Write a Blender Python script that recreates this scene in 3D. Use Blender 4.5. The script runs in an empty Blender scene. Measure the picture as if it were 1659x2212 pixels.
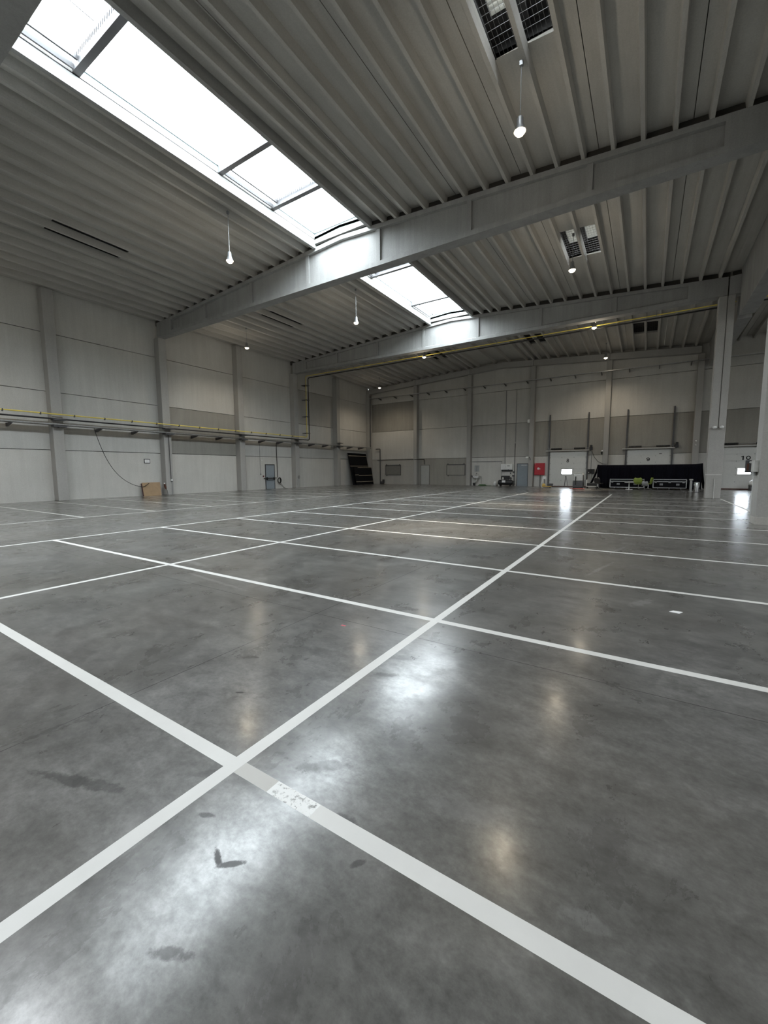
import bpy, math, random
from mathutils import Matrix, Vector
C = bpy.context.scene.collection
R = random.Random(11)
PI = math.pi

# ------------------------------------------------------------------ materials
def newmat(name):
    m = bpy.data.materials.new(name); m.use_nodes = True
    nt = m.node_tree; b = nt.nodes['Principled BSDF']
    return m, nt, b
def N(nt, t, **kw):
    n = nt.nodes.new(t)
    for k, v in kw.items():
        if k in n.inputs.keys() if hasattr(n.inputs, 'keys') else False: n.inputs[k].default_value = v
        else: setattr(n, k, v)
    return n
def noise(nt, vec, scale, detail=6, rough=.6, dist=0):
    n = nt.nodes.new('ShaderNodeTexNoise')
    n.inputs['Scale'].default_value = scale; n.inputs['Detail'].default_value = detail
    n.inputs['Roughness'].default_value = rough; n.inputs['Distortion'].default_value = dist
    nt.links.new(vec, n.inputs['Vector']); return n.outputs['Fac']
def mapping(nt, vec, scale=(1,1,1), rot=(0,0,0), loc=(0,0,0)):
    n = nt.nodes.new('ShaderNodeMapping')
    n.inputs['Scale'].default_value = scale; n.inputs['Rotation'].default_value = rot; n.inputs['Location'].default_value = loc
    nt.links.new(vec, n.inputs['Vector']); return n.outputs['Vector']
def ramp(nt, fac, stops):
    n = nt.nodes.new('ShaderNodeValToRGB'); cr = n.color_ramp
    while len(cr.elements) < len(stops): cr.elements.new(.5)
    for e, (p, c) in zip(cr.elements, stops):
        e.position = p; e.color = (c, c, c, 1) if isinstance(c, (int, float)) else (*c, 1)
    nt.links.new(fac, n.inputs['Fac']); return n.outputs['Color']
def mixc(nt, fac, a, b, mode='MIX'):
    n = nt.nodes.new('ShaderNodeMix'); n.data_type = 'RGBA'; n.blend_type = mode
    for s, v in ((0, fac), (6, a), (7, b)):
        if hasattr(v, 'is_output'): nt.links.new(v, n.inputs[s])
        else: n.inputs[s].default_value = v if s == 0 else (*v, 1)
    return n.outputs[2]
def mth(nt, op, a, b=0.0, clamp=False):
    n = nt.nodes.new('ShaderNodeMath'); n.operation = op; n.use_clamp = clamp
    for s, v in ((0, a), (1, b)):
        if hasattr(v, 'is_output'): nt.links.new(v, n.inputs[s])
        else: n.inputs[s].default_value = v
    return n.outputs[0]
def coords(nt):
    return nt.nodes.new('ShaderNodeTexCoord').outputs['Object']
def bump(nt, b, h, strength=.3, dist=.01):
    n = nt.nodes.new('ShaderNodeBump'); n.inputs['Strength'].default_value = strength; n.inputs['Distance'].default_value = dist
    nt.links.new(h, n.inputs['Height']); nt.links.new(n.outputs['Normal'], b.inputs['Normal'])

def concrete(name, col, dark=.78, rough=.85, streak=.25, streak_axis=2):
    m, nt, b = newmat(name); v = coords(nt)
    dk = tuple(c*dark for c in col)
    big = noise(nt, v, .45, 8, .62)
    c = mixc(nt, ramp(nt, big, [(.3, 0), (.72, 1)]), dk, col)
    sc = [2.6, 2.6, 2.6]; sc[streak_axis] = .22
    st = noise(nt, mapping(nt, v, tuple(sc)), 1.0, 9, .68, .6)
    c = mixc(nt, mth(nt, 'MULTIPLY', ramp(nt, st, [(.34, 1), (.60, 0)]), streak), c, tuple(x*.62 for x in col))
    fine = noise(nt, v, 28, 5, .7)
    c = mixc(nt, .35, c, ramp(nt, fine, [(.3, .55), (.7, 1.0)]), 'MULTIPLY')
    nt.links.new(c, b.inputs['Base Color'])
    b.inputs['Roughness'].default_value = rough; b.inputs['Specular IOR Level'].default_value = .3
    bump(nt, b, fine, .25, .006)
    return m
def plain(name, col, rough=.5, metal=0., var=.12, scale=9., spec=.5):
    m, nt, b = newmat(name); v = coords(nt)
    f = noise(nt, v, scale, 5, .6)
    c = mixc(nt, ramp(nt, f, [(.3, 0), (.7, 1)]), tuple(max(0, x*(1-var)) for x in col), tuple(min(1, x*(1+var*.6)) for x in col))
    nt.links.new(c, b.inputs['Base Color'])
    r = nt.nodes.new('ShaderNodeMapRange'); r.inputs[3].default_value = max(.02, rough-.06); r.inputs[4].default_value = min(1, rough+.08)
    nt.links.new(f, r.inputs[0]); nt.links.new(r.outputs[0], b.inputs['Roughness'])
    b.inputs['Metallic'].default_value = metal; b.inputs['Specular IOR Level'].default_value = spec
    return m
def emit(name, col, strength):
    m, nt, b = newmat(name)
    b.inputs['Base Color'].default_value = (.8, .8, .8, 1)
    b.inputs['Emission Color'].default_value = (*col, 1); b.inputs['Emission Strength'].default_value = strength
    return m
def pane_mat(name, tint, body):
    m, nt, b = newmat(name); nt.nodes.remove(b)
    out = nt.nodes['Material Output']
    tr = nt.nodes.new('ShaderNodeBsdfTransparent'); tr.inputs[0].default_value = (*tint, 1)
    tl = nt.nodes.new('ShaderNodeBsdfTranslucent'); tl.inputs[0].default_value = (*tint, 1)
    gl = nt.nodes.new('ShaderNodeBsdfGlossy'); gl.inputs['Roughness'].default_value = .25
    m1 = nt.nodes.new('ShaderNodeMixShader'); m1.inputs[0].default_value = body
    m2 = nt.nodes.new('ShaderNodeMixShader'); m2.inputs[0].default_value = .04
    nt.links.new(tr.outputs[0], m1.inputs[1]); nt.links.new(tl.outputs[0], m1.inputs[2])
    nt.links.new(m1.outputs[0], m2.inputs[1]); nt.links.new(gl.outputs[0], m2.inputs[2])
    nt.links.new(m2.outputs[0], out.inputs['Surface'])
    return m

M = {}
M['wall_light'] = concrete('wall_concrete_light', (.66, .65, .615), .88)
M['wall_mid'] = concrete('wall_concrete_mid', (.52, .505, .47), .87)
M['wall_dark'] = concrete('wall_concrete_dark', (.385, .37, .336), .86, streak=.4)
M['joint_and_shade'] = plain('joint_and_shade_dark', (.06, .055, .05), .9)
M['column'] = concrete('column_concrete', (.46, .452, .43), .84, streak=.15)
M['girder'] = concrete('girder_concrete', (.40, .40, .39), .8, streak=.5)
M['ceil'] = concrete('ceiling_concrete', (.60, .588, .55), .86, streak=.4, streak_axis=1)
M['curb'] = concrete('curb_concrete', (.40, .40, .385), .85, streak=.1)
M['steel'] = plain('galvanised_steel', (.55, .56, .57), .3, .9, .2, 14)
M['steel_dull'] = plain('dull_steel', (.33, .34, .35), .45, .7, .2, 12)
M['chrome'] = plain('polished_steel', (.75, .76, .78), .12, 1, .05)
M['dark_steel'] = plain('dark_steel', (.10, .10, .105), .5, .5, .2)
M['black'] = plain('black_paint', (.014, .014, .016), .5, 0, .3)
M['black_matt'] = plain('black_felt', (.007, .007, .009), .9, 0, .3, 9, .15)
M['black_cloth'] = plain('black_cloth', (.006, .006, .010), .95, 0, .3, 20, .1)
M['black_rubber'] = plain('black_rubber', (.02, .02, .02), .75, 0, .3)
M['yellow_pipe'] = plain('yellow_pipe_paint', (.85, .70, .14), .4, 0, .08)
M['yellow'] = plain('yellow_paint', (.55, .36, .08), .4, 0, .2)
M['white_door'] = plain('white_door_panel', (.66, .67, .65), .45, 0, .05)
M['white'] = plain('white_plastic', (.75, .76, .75), .45, 0, .06)
M['grey_door'] = plain('grey_blue_door_paint', (.26, .30, .33), .5, 0, .08)
M['grey'] = plain('grey_plastic', (.34, .35, .35), .5, 0, .1)
M['light_grey'] = plain('light_grey_plastic', (.52, .52, .50), .5, 0, .1)
M['pale_door'] = plain('pale_door_paint', (.40, .405, .39), .55, 0, .06)
M['shutter'] = plain('shutter_board', (.20, .195, .18), .7, 0, .12)
M['red'] = plain('red_enamel', (.42, .012, .025), .35, 0, .1)
M['red_dull'] = plain('red_rubber', (.35, .06, .05), .6, 0, .15)
M['card'] = plain('brown_board', (.36, .25, .15), .8, 0, .12, 5)
M['card_edge'] = plain('board_edge', (.07, .03, .03), .8)
M['green'] = plain('green_shell', (.25, .33, .055), .5, 0, .1)
M['green_hose'] = plain('green_hose', (.05, .13, .04), .6)
M['dock'] = plain('rusty_dock_steel', (.10, .045, .035), .7, .2, .3)
M['tool'] = plain('brown_tool', (.10, .035, .02), .5)
M['ink'] = plain('black_ink', (.02, .02, .02), .6)
M['paper'] = plain('white_paper', (.8, .8, .8), .8, 0, .03)
M['brass_edge'] = plain('pale_wood_edge', (.42, .37, .27), .6, 0, .1)
M['frame_bar'] = plain('skylight_bar_paint', (.13, .13, .135), .55, 0, .1)
M['teal'] = plain('skylight_upstand_sheet', (.34, .46, .46), .5, 0, .08)
M['pane'] = pane_mat('skylight_pane', (.93, .97, .98), .35)
M['glass'] = pane_mat('door_window_pane', (.95, .97, 1), .05)
M['lamp'] = emit('lamp_lens', (1.0, .84, .60), 5)
M['louvre'] = plain('louvre_metal', (.50, .50, .46), .5, .3, .15)
M['wire'] = plain('mesh_wire', (.16, .16, .16), .5, .5)
M['housing'] = plain('vent_housing', (.02, .02, .021), .7)

# ------------------------------------------------------------------ mesh builder
class MB:
    def __init__(s): s.v = []; s.f = []; s.m = []
    def add(s, vs, fs, m=0):
        o = len(s.v); s.v += [tuple(p) for p in vs]
        for f in fs: s.f.append(tuple(i+o for i in f)); s.m.append(m)
        return s
    def box(s, x0, x1, y0, y1, z0, z1, m=0):
        v = [(x0,y0,z0),(x1,y0,z0),(x1,y1,z0),(x0,y1,z0),(x0,y0,z1),(x1,y0,z1),(x1,y1,z1),(x0,y1,z1)]
        return s.add(v, [(3,2,1,0),(4,5,6,7),(0,1,5,4),(1,2,6,5),(2,3,7,6),(3,0,4,7)], m)
    def hexa(s, v, m=0):   # eight corners, lower ring then upper ring
        return s.add(v, [(3,2,1,0),(4,5,6,7),(0,1,5,4),(1,2,6,5),(2,3,7,6),(3,0,4,7)], m)
    def prism(s, poly, axis, a, b, m=0):   # polygon in the two other axes, extruded along axis
        def P(p, t):
            q = [0, 0, 0]; o = [i for i in range(3) if i != axis]
            q[o[0]], q[o[1]] = p; q[axis] = t; return q
        n = len(poly); v = [P(p, a) for p in poly] + [P(p, b) for p in poly]
        f = [tuple(range(n))[::-1], tuple(range(n, 2*n))] + [(i, (i+1) % n, n+(i+1) % n, n+i) for i in range(n)]
        return s.add(v, f, m)
    def cyl(s, p0, p1, r, n=12, r2=None, m=0):
        p0, p1 = Vector(p0), Vector(p1); d = (p1-p0).normalized()
        a = d.orthogonal().normalized(); b = d.cross(a); r2 = r if r2 is None else r2
        v = [p0+(a*math.cos(2*PI*i/n)+b*math.sin(2*PI*i/n))*r for i in range(n)] + [p1+(a*math.cos(2*PI*i/n)+b*math.sin(2*PI*i/n))*r2 for i in range(n)]
        f = [tuple(range(n))[::-1], tuple(range(n, 2*n))] + [(i, (i+1) % n, n+(i+1) % n, n+i) for i in range(n)]
        return s.add(v, f, m)
    def tube(s, pts, r, n=8, m=0, closed=False):
        pts = [Vector(p) for p in pts]; K = len(pts); rings = []; up = None
        for i, p in enumerate(pts):
            if closed: d = pts[(i+1) % K]-pts[i-1]
            else: d = pts[min(i+1, K-1)]-pts[max(i-1, 0)]
            d.normalize()
            if up is None: up = d.orthogonal().normalized()
            a = (up-d*up.dot(d))
            a = a.normalized() if a.length > 1e-6 else d.orthogonal().normalized()
            up = a; b = d.cross(a)
            rings.append([p+(a*math.cos(2*PI*j/n)+b*math.sin(2*PI*j/n))*r for j in range(n)])
        v = [q for ring in rings for q in ring]; f = []
        for i in range(K if closed else K-1):
            k = (i+1) % K
            for j in range(n): f.append((i*n+j, i*n+(j+1) % n, k*n+(j+1) % n, k*n+j))
        if not closed: f += [tuple(range(n))[::-1], tuple(range((K-1)*n, K*n))]
        return s.add(v, f, m)
    def lathe(s, prof, c=(0,0,0), n=24, m=0):   # profile of (radius, z)
        v = []; f = []
        for r, z in prof:
            for j in range(n): v.append((c[0]+r*math.cos(2*PI*j/n), c[1]+r*math.sin(2*PI*j/n), c[2]+z))
        K = len(prof)
        for i in range(K-1):
            for j in range(n): f.append((i*n+j, i*n+(j+1) % n, (i+1)*n+(j+1) % n, (i+1)*n+j))
        f += [tuple(range(n))[::-1], tuple(range((K-1)*n, K*n))]
        return s.add(v, f, m)
    def build(s, name, mats, parent=None, bev=0, smooth=False, loc=None):
        me = bpy.data.meshes.new(name); me.from_pydata(s.v, [], s.f)
        for mm in (mats if isinstance(mats, (list, tuple)) else [mats]): me.materials.append(M[mm] if isinstance(mm, str) else mm)
        for p, i in zip(me.polygons, s.m): p.material_index = i; p.use_smooth = smooth
        me.validate(); me.update()
        o = bpy.data.objects.new(name, me); C.objects.link(o)
        if parent: o.parent = parent
        if loc: o.location = loc
        if smooth:
            me.set_sharp_from_angle(angle=math.radians(40))
        if bev:
            mo = o.modifiers.new('edge', 'BEVEL'); mo.width = bev; mo.segments = 2; mo.limit_method = 'ANGLE'
        return o
def tag(o, label=None, cat=None, group=None, kind=None):
    if label: o['label'] = label
    if cat: o['category'] = cat
    if group: o['group'] = group
    if kind: o['kind'] = kind
    return o
def thing(name, label, cat, loc=(0,0,0), rz=0, group=None, kind=None):
    o = bpy.data.objects.new(name, None); C.objects.link(o)
    o.location = loc; o.rotation_euler = (0, 0, rz); o.empty_display_size = .2
    return tag(o, label, cat, group, kind)
def struct(name, mb, mats, label=None, bev=0):
    return tag(mb.build(name, mats, bev=bev), label, None, None, 'structure')
def dup(root, loc, label, rz=None, group=None):
    r = root.copy(); C.objects.link(r); r.location = loc; r['label'] = label
    if group: r['group'] = group
    if rz is not None: r.rotation_euler = (0, 0, rz)
    for ch in list(root.children):
        c = ch.copy(); C.objects.link(c); c.parent = r
        for g in list(ch.children):
            d = g.copy(); C.objects.link(d); d.parent = c
    return r

# ------------------------------------------------------------------ camera (measured from the floor grid and the columns)
f_px, pitch, roll, yaw = 886.952, -0.1016752, -0.0054399, -0.5685801
fwd = Vector((math.sin(yaw), math.cos(yaw), 0)); rgt = Vector((math.cos(yaw), -math.sin(yaw), 0)); up = Vector((0, 0, 1))
Fv = math.cos(pitch)*fwd+math.sin(pitch)*up; Uv = -math.sin(pitch)*fwd+math.cos(pitch)*up
Rv = math.cos(roll)*rgt+math.sin(roll)*Uv; U2 = -math.sin(roll)*rgt+math.cos(roll)*Uv
cam = bpy.data.cameras.new('camera'); cam.sensor_fit = 'VERTICAL'; cam.sensor_height = 36; cam.lens = f_px/2212*36
cam.clip_start = .05; cam.clip_end = 300
co = bpy.data.objects.new('camera', cam); C.objects.link(co)
mw = Matrix.Identity(4)
for i in range(3): mw[i][0], mw[i][1], mw[i][2] = Rv[i], U2[i], -Fv[i]
mw.translation = (0, 0, 1.57); co.matrix_world = mw
bpy.context.scene.camera = co

# ------------------------------------------------------------------ main dimensions
XL, XR, YB, YF = -27.4, 33.5, -8.7, 39.7          # wall faces of the hall
ROW = 3.05                                        # row of free-standing pillars
RIDGE = -11.95
GY = [3.5, 15.5, 27.5]                            # girder lines
def ribz(x, y=0):                                 # underside of the roof ribs
    x = 2*ROW-x if x > ROW else x
    z = 11.90-.0602*abs(x-RIDGE)
    if y > 27.5: z -= .42*(y-27.5)/12.2
    return z
LAMP_GLOW, LAMP_WIDE, LAMP_NARROW, SKY, EXPO = 36, 130, 5000, 22.0, 0.08
# ------------------------------------------------------------------ floor
def floor_material():
    m, nt, b = newmat('polished_concrete_floor'); v = coords(nt)
    big = noise(nt, v, .35, 8, .6, .2)
    mid = noise(nt, mapping(nt, v, (1.3, .8, 1), (0, 0, .6)), 1.3, 12, .68, .25)
    sw = noise(nt, mapping(nt, v, (.6, 2.0, 1), (0, 0, .35)), 1.7, 12, .68, .3)
    small = noise(nt, mapping(nt, v, (1, 1.5, 1), (0, 0, .8)), 5.5, 12, .72, .2)
    fine = noise(nt, v, 30, 10, .72)
    c = mixc(nt, ramp(nt, big, [(.3, 0), (.7, 1)]), (.108, .108, .102), (.178, .176, .169))
    c = mixc(nt, .85, c, ramp(nt, mid, [(.32, .58), (.5, .95), (.68, 1.25)]), 'MULTIPLY')
    c = mixc(nt, .65, c, ramp(nt, sw, [(.32, .65), (.5, .97), (.7, 1.25)]), 'MULTIPLY')
    c = mixc(nt, .9, c, ramp(nt, small, [(.34, .62), (.5, .97), (.66, 1.3)]), 'MULTIPLY')
    c = mixc(nt, .6, c, ramp(nt, fine, [(.34, .6), (.66, 1.2)]), 'MULTIPLY')
    # pale lime smears beside the joints and darker tyre dirt, each with its own outline
    sm = noise(nt, mapping(nt, v, (.5, 1.6, 1), (0, 0, -.25)), 1.5, 12, .7, .5)
    c = mixc(nt, mth(nt, 'MULTIPLY', ramp(nt, sm, [(.54, 0), (.74, 1)]), .45), c, (.20, .199, .19))
    dk = noise(nt, mapping(nt, v, (.8, 1.6, 1), (0, 0, .5), loc=(7, 3, 0)), 1.6, 12, .74, .4)
    dkm = mth(nt, 'MULTIPLY', ramp(nt, dk, [(.50, 0), (.9, 1)]), .45)
    c = mixc(nt, dkm, c, (.04, .039, .037))
    tint = noise(nt, mapping(nt, v, loc=(2, 9, 0)), .5, 4, .5)
    c = mixc(nt, mth(nt, 'MULTIPLY', ramp(nt, tint, [(.4, 0), (.65, 1)]), .3), c, (.118, .105, .088))
    dirt = mth(nt, 'MULTIPLY', dkm, .4)
    # single scuffs and stains: x, y, length, width, angle, strength, pale?
    pos = nt.nodes.new('ShaderNodeSeparateXYZ'); nt.links.new(v, pos.inputs[0])
    wob = noise(nt, v, 9, 9, .75)
    for (x, y, L, W, a, s, pale) in STAINS:
        dx = mth(nt, 'SUBTRACT', pos.outputs[0], x); dy = mth(nt, 'SUBTRACT', pos.outputs[1], y)
        ca, sa = math.cos(a), math.sin(a)
        u = mth(nt, 'ADD', mth(nt, 'MULTIPLY', dx, ca/L), mth(nt, 'MULTIPLY', dy, sa/L))
        w = mth(nt, 'ADD', mth(nt, 'MULTIPLY', dx, -sa/W), mth(nt, 'MULTIPLY', dy, ca/W))
        d = mth(nt, 'ADD', mth(nt, 'MULTIPLY', u, u), mth(nt, 'MULTIPLY', w, w))
        k = mth(nt, 'ADD', mth(nt, 'MULTIPLY', d, -.9), mth(nt, 'MULTIPLY', wob, 2.6))
        k = ramp(nt, mth(nt, 'MULTIPLY', k, .5), [(.38, 0), (.56, 1)])
        inside = mth(nt, 'LESS_THAN', d, 1.6)
        km = mth(nt, 'MULTIPLY', mth(nt, 'MULTIPLY', k, inside), s); dirt = mth(nt, 'MAXIMUM', dirt, km)
        c = mixc(nt, km, c, (.24, .237, .228) if pale else (.022, .021, .02))
    nt.links.new(c, b.inputs['Base Color'])
    rr = ramp(nt, mid, [(.25, .22), (.5, .3), (.75, .40)])
    nt.links.new(rr, b.inputs['Roughness'])
    cw = mixc(nt, .5, ramp(nt, small, [(.36, .1), (.62, 1.4)]), ramp(nt, fine, [(.38, .1), (.60, 1.4)]))   # sealer, worn in patches
    cw = mixc(nt, .5, cw, ramp(nt, mid, [(.36, .2), (.60, 1.3)]))
    cw = mth(nt, 'MULTIPLY', cw, mth(nt, 'MULTIPLY', mth(nt, 'SUBTRACT', 1.0, dirt), .80), True)
    nt.links.new(cw, b.inputs['Coat Weight'])
    nt.links.new(ramp(nt, sw, [(.3, .12), (.7, .23)]), b.inputs['Coat Roughness']); b.inputs['Coat IOR'].default_value = 1.5
    b.inputs['IOR'].default_value = 1.5; b.inputs['Specular IOR Level'].default_value = .22
    bump(nt, b, noise(nt, v, 5.0, 3, .5), .12, .004)
    return m
STAINS = [(-2.36, 1.79, .07, .018, .5, .95, 0), (-2.72, 2.22, .06, .02, .2, .7, 0), (-2.33, 2.42, .05, .02, 1.2, .6, 0),
          (-1.40, .915, .07, .02, -.5, .9, 0), (-1.33, .925, .09, .018, .75, .85, 0), (-1.62, 1.02, .06, .02, .4, .7, 0),
          (-1.24, .62, .12, .03, .5, .6, 0), (-2.35, .80, .45, .05, .35, .55, 0), (-1.85, 1.18, .2, .04, .6, .35, 0),
          (-1.62, 2.55, .12, .06, .4, .55, 0), (-1.72, 2.85, .3, .07, .3, .35, 0), (-2.25, 2.6, .3, .12, .2, .3, 0),
          (-.9, 1.2, .05, .02, .9, .6, 0), (-1.08, 1.33, .12, .05, .3, .5, 0), (-1.36, 1.55, .22, .06, .7, .4, 0),
          (.02, 5.6, .35, .1, 1.1, .45, 1), (-.6, 1.7, .3, .12, .2, .25, 1), (-.1, 1.45, .12, .05, .2, .3, 1),
          (-.55, 7.2, .9, .05, 1.35, .4, 1), (-.4, 9.1, .8, .06, 1.35, .45, 1), (1.2, 15.6, .5, .1, 1.3, .5, 1),
          (-6.6, 4.1, .8, .09, -.15, .4, 1), (-5.2, 3.55, 1.2, .05, -.1, .35, 1), (-15.6, 11.2, .9, .25, .3, .55, 1)]
M['floor'] = floor_material()
def paint_material(name, col, worn, thr):
    m, nt, b = newmat(name); v = coords(nt)
    f = noise(nt, v, 30, 6, .7); g = noise(nt, v, 2.2, 6, .65)
    c = mixc(nt, ramp(nt, g, [(.3, 0), (.7, 1)]), tuple(x*.9 for x in col), col)
    c = mixc(nt, mth(nt, 'MULTIPLY', ramp(nt, f, [(thr, 0), (thr+.1, 1)]), worn), c, (.2, .2, .19))
    nt.links.new(c, b.inputs['Base Color']); b.inputs['Roughness'].default_value = .42
    return m
M['paint'] = paint_material('white_line_paint', (.70, .698, .675), .25, .68)
M['paint_faded'] = paint_material('faded_line_paint', (.42, .42, .40), .8, .45)
M['paint_scuffed'] = paint_material('scuffed_line_paint', (.86, .87, .86), .9, .52)
M['paint_dirty'] = paint_material('smeared_line_paint', (.50, .49, .46), .4, .6)
M['saw_cut'] = plain('saw_cut', (.035, .034, .032), .9)
M['red_mark'] = plain('red_spray', (.55, .10, .13), .6)
W2 = .042
lines = []      # later entries win
jx = [-27+6*k for k in range(11)]; jy = [-8.7+6*k for k in range(9)]
for x in jx: lines.append((x-.003, x+.003, YB, YF, 5))
for y in jy: lines.append((XL, XR, y-.003, y+.003, 5))
YS = [1.30+2.5*k for k in range(-3, 11)]
for y in YS:
    lines.append((-11.5, 3.2, y-W2, y+W2, 1))
    if y < 28: lines.append((-26.3, -16.35, y-W2, y+W2, 1))
for x, y1 in ((-1.79, 29.0), (-6.75, 28.8), (-11.5, 31.0), (-16.36, 28.8)): lines.append((x-W2, x+W2, -8, y1, 1))
lines.append((-21.30, -21.25, 2, 19, 2))
lines.append((3.2, 3.29, 15.9, 27.2, 1))
lines.append((-1.75, -1.50, 1.30-W2, 1.30+W2, 4)); lines.append((-1.50, -1.22, 1.30-W2, 1.30+W2, 3))
lines.append((-2.555, -2.50, 3.165, 3.19, 6))
xs = sorted({round(v, 4) for l in lines for v in l[:2]} | {XL-.3, XR}); ys = sorted({round(v, 4) for l in lines for v in l[2:4]} | {YB, YF+.4})
fb = MB()
nx, ny = len(xs), len(ys)
fb.v = [(x, y, 0) for y in ys for x in xs]
for j in range(ny-1):
    for i in range(nx-1):
        cx, cy = (xs[i]+xs[i+1])/2, (ys[j]+ys[j+1])/2; mi = 0
        for l in lines:
            if l[0] < cx < l[1] and l[2] < cy < l[3]: mi = l[4]
        fb.f.append((j*nx+i, j*nx+i+1, (j+1)*nx+i+1, (j+1)*nx+i)); fb.m.append(mi)
struct('floor', fb, ['floor', 'paint', 'paint_faded', 'paint_scuffed', 'paint_dirty', 'saw_cut', 'red_mark'], 'polished grey concrete floor with white painted bay lines')

# ------------------------------------------------------------------ walls of stacked precast panels
BANDS = [0, 2.76, 5.88, 8.96, 12.2]
def panel_wall(name, axis, face, out, bays, tones, holes, label):
    mb = MB()
    for bi, (a, b_) in enumerate(zip(bays[:-1], bays[1:])):
        for k in range(4):
            z0, z1 = BANDS[k]+(.016 if k else 0), BANDS[k+1]-.016
            t = tones.get((bi, k), 0)
            us = [a+.004, b_-.004]; zs = [z0, z1]
            hs = [h for h in holes if h[0] < b_ and h[1] > a]
            for h in hs:
                us += [u for u in h[:2] if us[0] < u < us[1]]; zs += [z for z in h[2:] if z0 < z < z1]
            us = sorted(us); zs = sorted(zs)
            for u0, u1 in zip(us[:-1], us[1:]):
                for w0, w1 in zip(zs[:-1], zs[1:]):
                    um, wm = (u0+u1)/2, (w0+w1)/2
                    if any(h[0] < um < h[1] and h[2] < wm < h[3] for h in hs): continue
                    if axis == 0: mb.box(min(face, face+out*.16), max(face, face+out*.16), u0, u1, w0, w1, t)
                    else: mb.box(u0, u1, min(face, face+out*.16), max(face, face+out*.16), w0, w1, t)
    a, b_ = bays[0], bays[-1]; f0, f1 = sorted((face+out*.16, face+out*.3))
    us = sorted({a, b_} | {u for h in holes for u in h[:2]}); zs = sorted({-.02, BANDS[-1]} | {z for h in holes for z in h[2:]})
    for u0, u1 in zip(us[:-1], us[1:]):
        for w0, w1 in zip(zs[:-1], zs[1:]):
            if any(h[0] < (u0+u1)/2 < h[1] and h[2] < (w0+w1)/2 < h[3] for h in holes): continue
            if axis == 0: mb.box(f0, f1, u0, u1, w0, w1, 3)
            else: mb.box(u0, u1, f0, f1, w0, w1, 3)
    return struct(name, mb, ['wall_light', 'wall_mid', 'wall_dark', 'joint_and_shade'], label)
yb = [YB, -2.5, 3.5, 9.5, 15.5, 21.5, 27.5, 33.5, YF]
panel_wall('wall_left', 0, XL, -1, yb, {(4, 1): 2, (6, 2): 1, (3, 0): 0}, [], 'long wall of grey precast panels behind the yellow pipe')
xb = [XL]+[-21+6*k for k in range(9)]+[XR]
DOORS = [(-6, 8), (0, 9), (6, 10)]
panel_wall('wall_far', 1, YF, 1, xb, {(0, 2): 2, (0, 0): 1, (1, 0): 2, (2, 1): 1, (3, 1): 2, (4, 1): 2, (5, 1): 2}, [(c-1.5, c+1.5, 0, 3.1) for c, n in DOORS],
           'end wall of grey precast panels with the numbered loading doors')
panel_wall('wall_right', 0, XR, 1, yb, {}, [], None)
panel_wall('wall_back', 1, YB, -1, xb, {}, [], None)

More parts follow.
